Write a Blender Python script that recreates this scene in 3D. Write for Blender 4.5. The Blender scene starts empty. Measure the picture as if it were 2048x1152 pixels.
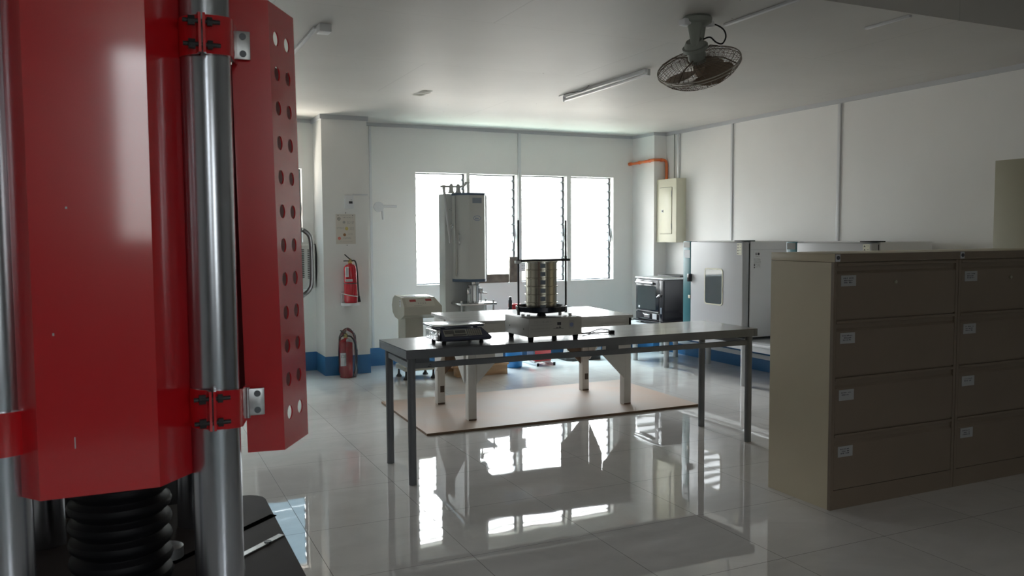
import bpy, bmesh, math, random
from mathutils import Vector, Matrix, Euler
random.seed(7)
S = bpy.context.scene
COL = S.collection

# ---------------------------------------------------------------- camera
cam_d = bpy.data.cameras.new('camera')
cam = bpy.data.objects.new('camera', cam_d)
COL.objects.link(cam)
S.camera = cam
cam_d.sensor_fit = 'HORIZONTAL'
cam_d.sensor_width = 36.0
cam_d.lens = 1657.98 / 2048 * 36.0
cam.rotation_mode = 'QUATERNION'
_m = (Matrix.Rotation(-0.433208, 3, 'Z') @ Matrix.Rotation(math.pi / 2 - 0.0634001, 3, 'X')
      @ Matrix.Rotation(-0.0058896, 3, 'Z'))
cam.rotation_quaternion = _m.to_quaternion()
cam.location = (0, 0, 1.42)
cam_d.clip_start = 0.05
cam_d.clip_end = 200
cam_d.dof.use_dof = True
cam_d.dof.focus_distance = 4.8
cam_d.dof.aperture_fstop = 9.0

# ---------------------------------------------------------------- world, light, exposure
SKY = 42.0
W = bpy.data.worlds.new('daylight')
S.world = W
W.use_nodes = True
nt = W.node_tree
nt.nodes.clear()
wo = nt.nodes.new('ShaderNodeOutputWorld')
wb = nt.nodes.new('ShaderNodeBackground')
tc = nt.nodes.new('ShaderNodeTexCoord')
sx = nt.nodes.new('ShaderNodeSeparateXYZ')
cr = nt.nodes.new('ShaderNodeValToRGB')
mr = nt.nodes.new('ShaderNodeMapRange')
mr.inputs['From Min'].default_value = -1
mr.inputs['From Max'].default_value = 1
nt.links.new(tc.outputs['Generated'], sx.inputs[0])
nt.links.new(sx.outputs['Z'], mr.inputs['Value'])
nt.links.new(mr.outputs[0], cr.inputs['Fac'])
nt.links.new(cr.outputs['Color'], wb.inputs['Color'])
nt.links.new(wb.outputs[0], wo.inputs['Surface'])
e = cr.color_ramp.elements
e[0].position = 0.0; e[0].color = (1.30, 1.20, 1.02, 1)      # sunlit pale paving close to the building
e[1].position = 1.0; e[1].color = (2.2, 2.32, 2.4, 1)        # bright overcast overhead
for pos, c in ((0.14, (0.95, 0.88, 0.76)), (0.27, (0.26, 0.24, 0.21)), (0.42, (0.12, 0.115, 0.105)), (0.50, (0.12, 0.125, 0.12)),
               (0.58, (0.20, 0.21, 0.215)), (0.70, (0.92, 0.97, 1.0)), (0.82, (1.55, 1.64, 1.70))):
    a = e.new(pos); a.color = (*c, 1)
wb.inputs['Strength'].default_value = SKY

S.view_settings.view_transform = 'Standard'
S.view_settings.look = 'None'
S.view_settings.gamma = 1
S.view_settings.use_curve_mapping = False
S.view_settings.exposure = 0.12
S.cycles.max_bounces = 14
S.cycles.diffuse_bounces = 7
S.cycles.glossy_bounces = 6
S.cycles.transmission_bounces = 8
S.cycles.transparent_max_bounces = 12
S.cycles.sample_clamp_indirect = 8
S.cycles.caustics_reflective = False
S.cycles.caustics_refractive = False
S.cycles.use_denoising = True


def portal(x0, x1, z0, z1, y, flip=False):
    L = bpy.data.lights.new('window_portal', 'AREA')
    L.shape = 'RECTANGLE'
    L.size = x1 - x0
    L.size_y = z1 - z0
    L.cycles.is_portal = True
    o = bpy.data.objects.new('window_portal', L)
    COL.objects.link(o)
    o.location = ((x0 + x1) / 2, y, (z0 + z1) / 2)
    o.rotation_euler = (math.pi / 2 if flip else -math.pi / 2, 0, 0)
    return o


# ================================================================= materials
def mat(name, color, rough=0.5, metal=0.0, spec=0.5, noise=0.0, nscale=8.0, bump=0.0, bscale=60.0,
        coat=0.0, aniso=0.0, alpha=1.0, emit=None, dark=None, stretch=None, rnoise=0.0, trans=0.0):
    m = bpy.data.materials.new(name)
    m.use_nodes = True
    t = m.node_tree
    b = t.nodes['Principled BSDF']
    c = (*color, 1) if len(color) == 3 else color
    b.inputs['Base Color'].default_value = c
    b.inputs['Roughness'].default_value = rough
    b.inputs['Metallic'].default_value = metal
    b.inputs['Specular IOR Level'].default_value = spec
    b.inputs['Coat Weight'].default_value = coat
    b.inputs['Coat Roughness'].default_value = 0.08
    b.inputs['Alpha'].default_value = alpha
    b.inputs['Transmission Weight'].default_value = trans
    if aniso:
        b.inputs['Anisotropic'].default_value = aniso
    if emit:
        b.inputs['Emission Color'].default_value = (*emit[:3], 1)
        b.inputs['Emission Strength'].default_value = emit[3]
    co = t.nodes.new('ShaderNodeTexCoord')
    mp = t.nodes.new('ShaderNodeMapping')
    t.links.new(co.outputs['Object'], mp.inputs[0])
    if stretch:
        mp.inputs['Scale'].default_value = stretch
    if noise > 0:
        n = t.nodes.new('ShaderNodeTexNoise')
        n.inputs['Scale'].default_value = nscale
        n.inputs['Detail'].default_value = 6
        t.links.new(mp.outputs[0], n.inputs['Vector'])
        mx = t.nodes.new('ShaderNodeMix')
        mx.data_type = 'RGBA'
        mx.inputs['A'].default_value = c
        d = dark if dark else tuple(x * (1 - noise) for x in c[:3])
        mx.inputs['B'].default_value = (*d[:3], 1)
        r = t.nodes.new('ShaderNodeMapRange')
        r.inputs['From Min'].default_value = 0.35
        r.inputs['From Max'].default_value = 0.7
        t.links.new(n.outputs['Fac'], r.inputs['Value'])
        t.links.new(r.outputs[0], mx.inputs['Factor'])
        t.links.new(mx.outputs['Result'], b.inputs['Base Color'])
        if rnoise:
            r2 = t.nodes.new('ShaderNodeMapRange')
            r2.inputs['To Min'].default_value = rough
            r2.inputs['To Max'].default_value = rough + rnoise
            t.links.new(n.outputs['Fac'], r2.inputs['Value'])
            t.links.new(r2.outputs[0], b.inputs['Roughness'])
    if bump > 0:
        n2 = t.nodes.new('ShaderNodeTexNoise')
        n2.inputs['Scale'].default_value = bscale
        n2.inputs['Detail'].default_value = 4
        t.links.new(mp.outputs[0], n2.inputs['Vector'])
        bp = t.nodes.new('ShaderNodeBump')
        bp.inputs['Strength'].default_value = bump
        bp.inputs['Distance'].default_value = 0.01
        t.links.new(n2.outputs['Fac'], bp.inputs['Height'])
        t.links.new(bp.outputs[0], b.inputs['Normal'])
    return m


M = {}
M['wall'] = mat('wall_paint', (0.82, 0.815, 0.80), 0.42, spec=0.35, noise=0.05, nscale=1.4, bump=0.12, bscale=6)
M['front_wall'] = mat('greige_partition_paint', (0.30, 0.28, 0.25), 0.5)  # unseen wall, toned dark to hold down bounce light near the camera
M['band'] = mat('blue_band_paint', (0.035, 0.16, 0.36), 0.45, noise=0.15, nscale=3, bump=0.1, bscale=12)
M['trunk'] = mat('white_plastic_trunking', (0.66, 0.67, 0.69), 0.4)
M['trim'] = mat('grey_white_trim', (0.50, 0.51, 0.53), 0.5)
M['alu'] = mat('dark_aluminium', (0.10, 0.11, 0.12), 0.4, metal=0.7)
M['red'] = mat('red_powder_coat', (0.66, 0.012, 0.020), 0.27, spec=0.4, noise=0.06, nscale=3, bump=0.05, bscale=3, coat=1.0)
M['red_in'] = mat('red_powder_coat_inside', (0.16, 0.006, 0.012), 0.5)  # same red coat, darkened for the dim inner side of the machine
M['chrome'] = mat('chromed_steel', (0.50, 0.52, 0.57), 0.24, metal=1.0)
M['zinc'] = mat('zinc_plated', (0.55, 0.57, 0.58), 0.35, metal=0.85, noise=0.2, nscale=60)
M['black'] = mat('black_rubber', (0.008, 0.008, 0.010), 0.55, spec=0.25)
M['blackgloss'] = mat('black_gloss', (0.012, 0.012, 0.018), 0.18, coat=0.3)
M['base_brown'] = mat('dark_brown_table', (0.050, 0.040, 0.037), 0.65, spec=0.2, noise=0.2, nscale=8)
M['slot'] = mat('slot_shadow_black', (0.004, 0.004, 0.004), 1.0, spec=0.0)
M['dark'] = mat('dark_housing', (0.03, 0.03, 0.032), 0.5)
M['grey_table'] = mat('grey_table_paint', (0.17, 0.18, 0.195), 0.33, noise=0.25, nscale=5, rnoise=0.15, bump=0.03, bscale=20)
M['grey_top'] = mat('grey_table_top_paint', (0.17, 0.175, 0.185), 0.12, spec=0.9, noise=0.25, nscale=3, rnoise=0.12,
                    stretch=(1, 5, 1), bump=0.04, bscale=3)
M['grey_leg'] = mat('light_grey_pipe_paint', (0.45, 0.46, 0.47), 0.4)
M['white_wood'] = mat('white_painted_wood', (0.66, 0.65, 0.62), 0.4, noise=0.12, nscale=6)
M['white_top'] = mat('white_painted_tabletop', (0.60, 0.60, 0.59), 0.12, spec=0.9, noise=0.2, nscale=3,
                     stretch=(1, 6, 1), rnoise=0.12, bump=0.03, bscale=3)
M['raw_wood'] = mat('raw_brown_wood', (0.20, 0.13, 0.09), 0.7, noise=0.4, nscale=12)
M['hole'] = mat('dark_mortise', (0.09, 0.07, 0.055), 0.8)
M['pine'] = mat('pine_block', (0.50, 0.31, 0.17), 0.6, noise=0.35, nscale=5, stretch=(1, 6, 6))
M['ply'] = mat('plywood_sheet', (0.47, 0.335, 0.255), 0.55, spec=0.3, noise=0.3, nscale=2.2, dark=(0.43, 0.37, 0.32), bump=0.03)
M['ply_edge'] = mat('plywood_edge', (0.16, 0.10, 0.06), 0.7)
M['board'] = mat('weathered_board', (0.20, 0.165, 0.14), 0.8, noise=0.45, nscale=14)
M['cream'] = mat('cream_enamel', (0.70, 0.68, 0.54), 0.4, noise=0.06, nscale=3)
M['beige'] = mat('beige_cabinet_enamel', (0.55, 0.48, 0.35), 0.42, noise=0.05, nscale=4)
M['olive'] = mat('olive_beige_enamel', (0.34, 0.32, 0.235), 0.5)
M['beige_front'] = mat('brown_beige_drawer_enamel', (0.19, 0.145, 0.105), 0.42, noise=0.06, nscale=4)  # cabinet beige with the shade of the fronts put into the colour
M['paper'] = mat('paper_label', (0.62, 0.63, 0.66), 0.6)
M['paper_old'] = mat('yellowed_card_label', (0.37, 0.37, 0.37), 0.6)  # label paper darkened to sit in the shade of the cabinet fronts
M['ink'] = mat('printed_ink', (0.05, 0.05, 0.06), 0.6)
M['ink_soft'] = mat('faded_print', (0.36, 0.35, 0.33), 0.6)
M['ink_blue'] = mat('blue_print', (0.20, 0.25, 0.42), 0.6)
M['teal'] = mat('teal_strip', (0.03, 0.15, 0.175), 0.3)
M['oven_white'] = mat('white_enamel', (0.50, 0.505, 0.52), 0.3, coat=0.05)  # oven enamel, darkened to tone down the brightly lit doors
M['oven_grey'] = mat('pale_grey_enamel', (0.84, 0.84, 0.85), 0.35)  # same oven enamel, lightened to lift the sides turned from the light
M['glass_dark'] = mat('dark_glazing', (0.03, 0.045, 0.05), 0.04, spec=1.0)
M['machine_grey'] = mat('grey_machine_enamel', (0.58, 0.60, 0.60), 0.4, noise=0.05)
M['machine_cover'] = mat('cover_grey_enamel', (0.54, 0.55, 0.53), 0.35)
M['machine_blue'] = mat('blue_grey_band', (0.07, 0.11, 0.17), 0.4)
M['bluegrey'] = mat('blue_grey_edge', (0.22, 0.26, 0.31), 0.4)
M['console'] = mat('console_greige', (0.44, 0.43, 0.37), 0.4)
M['console_face'] = mat('console_face', (0.52, 0.51, 0.45), 0.35)
M['red_led'] = mat('red_display', (0.30, 0.03, 0.03), 0.3)
M['steel'] = mat('polished_steel', (0.62, 0.63, 0.64), 0.2, metal=1.0)
M['steel_foil'] = mat('crumpled_foil', (0.75, 0.76, 0.77), 0.14, metal=1.0, bump=1.0, bscale=26)
M['sieve'] = mat('sieve_brass_steel', (0.60, 0.57, 0.48), 0.26, metal=1.0)
M['scale_grey'] = mat('scale_dark_blue_grey', (0.10, 0.11, 0.16), 0.4)
M['scale_pad'] = mat('scale_panel', (0.42, 0.41, 0.36), 0.45)
M['scale_key'] = mat('scale_keys', (0.20, 0.19, 0.17), 0.5)
M['lcd'] = mat('scale_lcd', (0.14, 0.14, 0.13), 0.25)
M['shaker'] = mat('shaker_ivory', (0.42, 0.41, 0.38), 0.4)
M['shaker_pan'] = mat('shaker_pan_navy', (0.008, 0.012, 0.022), 0.25)
M['ext_red'] = mat('extinguisher_red', (0.52, 0.015, 0.03), 0.22, coat=0.4)
M['brass'] = mat('brass_valve', (0.55, 0.45, 0.18), 0.35, metal=0.7)
M['hose'] = mat('black_hose', (0.02, 0.02, 0.02), 0.45)
M['orange'] = mat('orange_conduit', (0.72, 0.13, 0.03), 0.4, noise=0.3, nscale=12, dark=(0.62, 0.22, 0.08))
M['fan_green'] = mat('fan_grey_green', (0.27, 0.29, 0.26), 0.45)
M['fan_wire'] = mat('fan_wire', (0.16, 0.125, 0.10), 0.5, metal=0.4)
M['fan_rim'] = mat('fan_rim', (0.42, 0.39, 0.34), 0.5, metal=0.3)
M['fan_blade'] = mat('fan_blade_brown', (0.30, 0.225, 0.165), 0.5)
M['lamp_tube'] = mat('unlit_tube', (0.85, 0.86, 0.88), 0.15, spec=0.7)
M['plastic_white'] = mat('white_plastic', (0.75, 0.76, 0.78), 0.35)
M['blue_tank'] = mat('blue_tank_paint', (0.01, 0.17, 0.48), 0.3)
M['sign'] = mat('cream_sign', (0.63, 0.59, 0.53), 0.5)
M['yellow_dot'] = mat('yellow_print', (0.55, 0.45, 0.15), 0.6)
M['brown_dot'] = mat('brown_print', (0.30, 0.15, 0.06), 0.6)
M['red_dot'] = mat('red_print', (0.62, 0.20, 0.16), 0.6)
M['ac'] = mat('air_conditioner_plastic', (0.62, 0.62, 0.60), 0.4)
M['plaster'] = mat('bare_plaster_patch', (0.95, 0.93, 0.86), 0.15, spec=0.8)


def film(name, color, mix, rough=0.03):
    m = bpy.data.materials.new(name)
    m.use_nodes = True
    t = m.node_tree
    t.nodes.clear()
    o = t.nodes.new('ShaderNodeOutputMaterial')
    a_ = t.nodes.new('ShaderNodeBsdfTransparent')
    a_.inputs[0].default_value = (*color, 1)
    g = t.nodes.new('ShaderNodeBsdfGlossy')
    g.inputs['Roughness'].default_value = rough
    x = t.nodes.new('ShaderNodeMixShader')
    fr = t.nodes.new('ShaderNodeFresnel')
    fr.inputs[0].default_value = 1.45
    ma = t.nodes.new('ShaderNodeMath')
    ma.operation = 'ADD'
    ma.inputs[1].default_value = mix
    t.links.new(fr.outputs[0], ma.inputs[0])
    t.links.new(ma.outputs[0], x.inputs[0])
    t.links.new(a_.outputs[0], x.inputs[1])
    t.links.new(g.outputs[0], x.inputs[2])
    t.links.new(x.outputs[0], o.inputs['Surface'])
    return m


M['louvre'] = film('louvre_glass', (0.84, 0.90, 0.91), 0.02)
M['louvre_dim'] = film('smoked_louvre_glass', (0.16, 0.20, 0.22), 0.02)  # louvre glass darkened so the window reflects dimmer in the floor
M['bag'] = film('clear_plastic_bag', (0.94, 0.94, 0.95), 0.04, 0.12)


def floor_material():
    m = bpy.data.materials.new('polished_porcelain_tile')
    m.use_nodes = True
    t = m.node_tree
    b = t.nodes['Principled BSDF']
    co = t.nodes.new('ShaderNodeTexCoord')
    mp = t.nodes.new('ShaderNodeMapping')
    mp.inputs['Location'].default_value = (-0.737 / 0.611, -3.345 / 0.617, 0)
    mp.inputs['Scale'].default_value = (1 / 0.611, 1 / 0.617, 1)
    t.links.new(co.outputs['Object'], mp.inputs[0])
    br = t.nodes.new('ShaderNodeTexBrick')
    br.offset = 0.0
    br.inputs['Scale'].default_value = 1
    br.inputs['Brick Width'].default_value = 1
    br.inputs['Row Height'].default_value = 1
    br.inputs['Mortar Size'].default_value = 0.0028
    br.inputs['Mortar Smooth'].default_value = 0.3
    br.inputs['Color1'].default_value = (0.68, 0.66, 0.64, 1)
    br.inputs['Color2'].default_value = (0.70, 0.68, 0.66, 1)
    br.inputs['Mortar'].default_value = (0.16, 0.15, 0.14, 1)
    t.links.new(mp.outputs[0], br.inputs['Vector'])
    n = t.nodes.new('ShaderNodeTexNoise')
    n.inputs['Scale'].default_value = 2.2
    n.inputs['Detail'].default_value = 9
    n.inputs['Roughness'].default_value = 0.65
    n.inputs['Distortion'].default_value = 1.2
    mp2 = t.nodes.new('ShaderNodeMapping')
    mp2.inputs['Rotation'].default_value = (0, 0, 0.6)
    mp2.inputs['Scale'].default_value = (0.9, 1.5, 1)
    t.links.new(co.outputs['Object'], mp2.inputs[0])
    t.links.new(mp2.outputs[0], n.inputs['Vector'])
    r = t.nodes.new('ShaderNodeMapRange')
    r.inputs['From Min'].default_value = 0.35
    r.inputs['From Max'].default_value = 0.72
    r.inputs['To Min'].default_value = 1.03
    r.inputs['To Max'].default_value = 0.90
    t.links.new(n.outputs['Fac'], r.inputs['Value'])
    mx = t.nodes.new('ShaderNodeMix')
    mx.data_type = 'RGBA'
    mx.blend_type = 'MULTIPLY'
    mx.inputs['Factor'].default_value = 1
    t.links.new(br.outputs['Color'], mx.inputs['A'])
    t.links.new(r.outputs[0], mx.inputs['B'])
    t.links.new(mx.outputs['Result'], b.inputs['Base Color'])
    b.inputs['Roughness'].default_value = 0.035
    b.inputs['Specular IOR Level'].default_value = 0.75
    rr = t.nodes.new('ShaderNodeMapRange')
    rr.inputs['To Min'].default_value = 0.025
    rr.inputs['To Max'].default_value = 0.5
    t.links.new(br.outputs['Fac'], rr.inputs['Value'])
    t.links.new(rr.outputs[0], b.inputs['Roughness'])
    sr = t.nodes.new('ShaderNodeMapRange')
    sr.inputs['To Min'].default_value = 0.75
    sr.inputs['To Max'].default_value = 0.05
    t.links.new(br.outputs['Fac'], sr.inputs['Value'])
    t.links.new(sr.outputs[0], b.inputs['Specular IOR Level'])
    # each tile lies a hair off level, so reflections step at the joints
    fl = t.nodes.new('ShaderNodeVectorMath')
    fl.operation = 'FLOOR'
    t.links.new(mp.outputs[0], fl.inputs[0])
    wn = t.nodes.new('ShaderNodeTexWhiteNoise')
    wn.noise_dimensions = '2D'
    t.links.new(fl.outputs[0], wn.inputs['Vector'])
    sb = t.nodes.new('ShaderNodeVectorMath')
    sb.operation = 'SUBTRACT'
    sb.inputs[1].default_value = (0.5, 0.5, 0.5)
    t.links.new(wn.outputs['Color'], sb.inputs[0])
    sc = t.nodes.new('ShaderNodeVectorMath')
    sc.operation = 'MULTIPLY'
    sc.inputs[1].default_value = (0.0022, 0.0022, 0)
    t.links.new(sb.outputs[0], sc.inputs[0])
    ge = t.nodes.new('ShaderNodeNewGeometry')
    ad = t.nodes.new('ShaderNodeVectorMath')
    ad.operation = 'ADD'
    t.links.new(ge.outputs['Normal'], ad.inputs[0])
    t.links.new(sc.outputs[0], ad.inputs[1])
    n3 = t.nodes.new('ShaderNodeTexNoise')
    n3.inputs['Scale'].default_value = 3.5
    n3.inputs['Detail'].default_value = 1
    t.links.new(co.outputs['Object'], n3.inputs['Vector'])
    bp = t.nodes.new('ShaderNodeBump')
    bp.inputs['Strength'].default_value = 0.05
    bp.inputs['Distance'].default_value = 0.01
    t.links.new(n3.outputs['Fac'], bp.inputs['Height'])
    t.links.new(ad.outputs[0], bp.inputs['Normal'])
    t.links.new(bp.outputs[0], b.inputs['Normal'])
    return m


def ceiling_material():
    m = bpy.data.materials.new('painted_board_ceiling')
    m.use_nodes = True
    t = m.node_tree
    b = t.nodes['Principled BSDF']
    b.inputs['Roughness'].default_value = 0.5
    b.inputs['Specular IOR Level'].default_value = 0.3
    co = t.nodes.new('ShaderNodeTexCoord')
    n = t.nodes.new('ShaderNodeTexNoise')
    n.inputs['Scale'].default_value = 1.1
    n.inputs['Detail'].default_value = 5
    t.links.new(co.outputs['Object'], n.inputs['Vector'])
    r = t.nodes.new('ShaderNodeValToRGB')
    r.color_ramp.elements[0].position = 0.3
    r.color_ramp.elements[0].color = (0.56, 0.545, 0.52, 1)
    r.color_ramp.elements[1].position = 0.7
    r.color_ramp.elements[1].color = (0.50, 0.488, 0.468, 1)
    t.links.new(n.outputs['Fac'], r.inputs['Fac'])
    # board joints
    mp = t.nodes.new('ShaderNodeMapping')
    mp.inputs['Location'].default_value = (0.2, 0.35, 0)
    mp.inputs['Scale'].default_value = (1 / 2.44, 1 / 1.22, 1)
    t.links.new(co.outputs['Object'], mp.inputs[0])
    br = t.nodes.new('ShaderNodeTexBrick')
    br.offset = 0.5
    br.inputs['Scale'].default_value = 1
    br.inputs['Brick Width'].default_value = 1
    br.inputs['Row Height'].default_value = 1
    br.inputs['Mortar Size'].default_value = 0.002
    br.inputs['Color1'].default_value = (1, 1, 1, 1)
    br.inputs['Color2'].default_value = (0.98, 0.98, 0.98, 1)
    br.inputs['Mortar'].default_value = (0.86, 0.86, 0.86, 1)
    t.links.new(mp.outputs[0], br.inputs['Vector'])
    mx = t.nodes.new('ShaderNodeMix')
    mx.data_type = 'RGBA'
    mx.blend_type = 'MULTIPLY'
    mx.inputs['Factor'].default_value = 1
    t.links.new(r.outputs['Color'], mx.inputs['A'])
    t.links.new(br.outputs['Color'], mx.inputs['B'])
    # fly specks and chips
    v = t.nodes.new('ShaderNodeTexVoronoi')
    v.inputs['Scale'].default_value = 4.2
    v.inputs['Randomness'].default_value = 1
    t.links.new(co.outputs['Object'], v.inputs['Vector'])
    lt = t.nodes.new('ShaderNodeMath')
    lt.operation = 'LESS_THAN'
    lt.inputs[1].default_value = 0.028
    t.links.new(v.outputs['Distance'], lt.inputs[0])
    mx2 = t.nodes.new('ShaderNodeMix')
    mx2.data_type = 'RGBA'
    t.links.new(lt.outputs[0], mx2.inputs['Factor'])
    t.links.new(mx.outputs['Result'], mx2.inputs['A'])
    mx2.inputs['B'].default_value = (0.25, 0.22, 0.19, 1)
    t.links.new(mx2.outputs['Result'], b.inputs['Base Color'])
    n2 = t.nodes.new('ShaderNodeTexNoise')
    n2.inputs['Scale'].default_value = 2.0
    n2.inputs['Detail'].default_value = 3
    t.links.new(co.outputs['Object'], n2.inputs['Vector'])
    bp = t.nodes.new('ShaderNodeBump')
    bp.inputs['Strength'].default_value = 0.25
    bp.inputs['Distance'].default_value = 0.02
    t.links.new(n2.outputs['Fac'], bp.inputs['Height'])
    t.links.new(bp.outputs[0], b.inputs['Normal'])
    return m


M['floor'] = floor_material()
M['ceiling'] = ceiling_material()


# ================================================================= mesh helpers
class B:
    def __init__(s):
        s.bm = bmesh.new()

    def _new(s, vs, fs):
        v = [s.bm.verts.new(p) for p in vs]
        for f in fs:
            try:
                s.bm.faces.new([v[i] for i in f])
            except ValueError:
                pass
        return v

    def box(s, x0, x1, y0, y1, z0, z1, bev=0.0, rot=None, seg=2):
        t = bmesh.new()
        bmesh.ops.create_cube(t, size=1)
        c = Vector(((x0 + x1) / 2, (y0 + y1) / 2, (z0 + z1) / 2))
        d = (abs(x1 - x0), abs(y1 - y0), abs(z1 - z0))
        for v in t.verts:
            v.co = Vector((v.co.x * d[0], v.co.y * d[1], v.co.z * d[2]))
        if bev:
            bmesh.ops.bevel(t, geom=t.edges[:], offset=min(bev, min(d) * 0.45), segments=seg, affect='EDGES', profile=0.5)
        mt = Matrix.Translation(c)
        if rot is not None:
            mt = mt @ rot.to_4x4()
        t.transform(mt)
        s._merge(t)
        return s

    def _merge(s, t):
        vm = {}
        for v in t.verts:
            vm[v] = s.bm.verts.new(v.co)
        for f in t.faces:
            try:
                nf = s.bm.faces.new([vm[v] for v in f.verts])
                nf.smooth = f.smooth
            except ValueError:
                pass
        t.free()

    def cyl(s, p0, p1, r0, r1=None, n=24, cap=True):
        r1 = r0 if r1 is None else r1
        p0 = Vector(p0); p1 = Vector(p1)
        d = (p1 - p0).normalized()
        u = d.cross(Vector((0, 0, 1)))
        if u.length < 1e-4:
            u = Vector((1, 0, 0))
        u.normalize()
        w = d.cross(u)
        A = [p0 + (u * math.cos(2 * math.pi * i / n) + w * math.sin(2 * math.pi * i / n)) * r0 for i in range(n)]
        C = [p1 + (u * math.cos(2 * math.pi * i / n) + w * math.sin(2 * math.pi * i / n)) * r1 for i in range(n)]
        v = [s.bm.verts.new(p) for p in A + C]
        for i in range(n):
            j = (i + 1) % n
            f = s.bm.faces.new([v[i], v[j], v[n + j], v[n + i]])
            f.smooth = True
        if cap:
            s.bm.faces.new([v[i] for i in reversed(range(n))])
            s.bm.faces.new([v[n + i] for i in range(n)])
        return s

    def lathe(s, prof, c=(0, 0, 0), n=36, sx=1.0, sy=1.0):
        """profile of (radius, z); closed on the axis when radius is 0"""
        rings = []
        for r, z in prof:
            if r < 1e-5:
                rings.append([s.bm.verts.new((c[0], c[1], c[2] + z))])
            else:
                rings.append([s.bm.verts.new((c[0] + r * sx * math.cos(2 * math.pi * i / n),
                                              c[1] + r * sy * math.sin(2 * math.pi * i / n), c[2] + z)) for i in range(n)])
        for a_, b_ in zip(rings, rings[1:]):
            for i in range(n):
                j = (i + 1) % n
                if len(a_) == 1 and len(b_) == 1:
                    continue
                if len(a_) == 1:
                    vs = [a_[0], b_[j], b_[i]]
                elif len(b_) == 1:
                    vs = [a_[i], a_[j], b_[0]]
                else:
                    vs = [a_[i], a_[j], b_[j], b_[i]]
                try:
                    f = s.bm.faces.new(vs)
                    f.smooth = True
                except ValueError:
                    pass
        return s

    def tube(s, pts, r, n=10, closed=False):
        P = [Vector(p) for p in pts]
        m = len(P)
        rings = []
        prev = None
        for k in range(m):
            if closed:
                d = P[(k + 1) % m] - P[k - 1]
            else:
                d = P[min(k + 1, m - 1)] - P[max(k - 1, 0)]
            d.normalize()
            if prev is None:
                u = d.cross(Vector((0, 0, 1)))
                if u.length < 1e-3:
                    u = d.cross(Vector((1, 0, 0)))
            else:
                u = prev - d * prev.dot(d)
            u.normalize()
            prev = u
            w = d.cross(u)
            rr = r[k] if isinstance(r, (list, tuple)) else r
            rings.append([s.bm.verts.new(P[k] + (u * math.cos(2 * math.pi * i / n) + w * math.sin(2 * math.pi * i / n)) * rr) for i in range(n)])
        rng = range(m) if closed else range(m - 1)
        for k in rng:
            a_ = rings[k]; b_ = rings[(k + 1) % m]
            for i in range(n):
                j = (i + 1) % n
                f = s.bm.faces.new([a_[i], a_[j], b_[j], b_[i]])
                f.smooth = True
        if not closed:
            s.bm.faces.new(list(reversed(rings[0])))
            s.bm.faces.new(rings[-1])
        return s

    def prism(s, poly, z0, z1, axis='z'):
        """extrude a 2-D polygon along an axis. z: (x,y); x: (y,z); y: (x,z)"""
        def P(a_, b_, h):
            return {'z': (a_, b_, h), 'x': (h, a_, b_), 'y': (a_, h, b_)}[axis]
        n = len(poly)
        v = [s.bm.verts.new(P(p[0], p[1], z0)) for p in poly] + [s.bm.verts.new(P(p[0], p[1], z1)) for p in poly]
        for i in range(n):
            j = (i + 1) % n
            s.bm.faces.new([v[i], v[j], v[n + j], v[n + i]])
        s.bm.faces.new([v[i] for i in reversed(range(n))])
        s.bm.faces.new([v[n + i] for i in range(n)])
        return s

    def sheet(s, poly, z0, z1, t=0.004, skew=None):
        """a folded sheet standing on the plan polyline poly, thickness t to its left side"""
        P = [Vector((p[0], p[1])) for p in poly]
        off = []
        for i in range(len(P)):
            d0 = (P[i] - P[i - 1]).normalized() if i > 0 else None
            d1 = (P[i + 1] - P[i]).normalized() if i < len(P) - 1 else None
            d0 = d0 or d1; d1 = d1 or d0
            n0 = Vector((-d0.y, d0.x)); n1 = Vector((-d1.y, d1.x))
            nn = (n0 + n1).normalized()
            off.append(P[i] + nn * t / max(0.3, nn.dot(n0)))
        return s.prism([tuple(p) for p in P] + [tuple(p) for p in reversed(off)], z0, z1)

    def shift(s, f):
        for v in s.bm.verts:
            v.co = f(v.co)
        return s

    def build(s, name, material, parent=None, smooth=False, org=None):
        bmesh.ops.recalc_face_normals(s.bm, faces=s.bm.faces[:])
        me = bpy.data.meshes.new(name)
        if parent is not None and org is None:
            o = parent
            off = Vector((0, 0, 0))
            while o is not None:
                off += o.location
                o = o.parent
            for v in s.bm.verts:
                v.co -= off
        elif org is not None and parent is None:
            for v in s.bm.verts:
                v.co -= Vector(org)
        if smooth:
            for f in s.bm.faces:
                f.smooth = True
        s.bm.to_mesh(me)
        s.bm.free()
        me.set_sharp_from_angle(angle=math.radians(38))
        me.materials.append(material)
        ob = bpy.data.objects.new(name, me)
        COL.objects.link(ob)
        if parent is not None:
            ob.parent = parent
        elif org is not None:
            ob.location = org
        return ob


def tag(o, label, cat, group=None, kind=None):
    o['label'] = label
    o['category'] = cat
    if group:
        o['group'] = group
    if kind:
        o['kind'] = kind
    return o


def thing(name, label, cat, loc, group=None):
    o = bpy.data.objects.new(name, None)
    o.empty_display_size = 0.1
    COL.objects.link(o)
    o.location = loc
    return tag(o, label, cat, group)


def struct(name, b, m, parent=None, label=None):
    o = b.build(name, m, parent)
    if parent is None:
        o['kind'] = 'structure'
        o['category'] = name.split('_')[0]
        o['label'] = label or name
    return o


def copy_tree(o, parent=None):
    c = o.copy()
    COL.objects.link(c)
    c.parent = parent
    for ch in list(o.children):
        copy_tree(ch, c)
    return c


def arc(c, r, a0, a1, n, ax='xy'):
    out = []
    for i in range(n + 1):
        a_ = a0 + (a1 - a0) * i / n
        p, q = r * math.cos(a_), r * math.sin(a_)
        out.append({'xy': (c[0] + p, c[1] + q, c[2]), 'xz': (c[0] + p, c[1], c[2] + q), 'yz': (c[0], c[1] + p, c[2] + q)}[ax])
    return out


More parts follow.
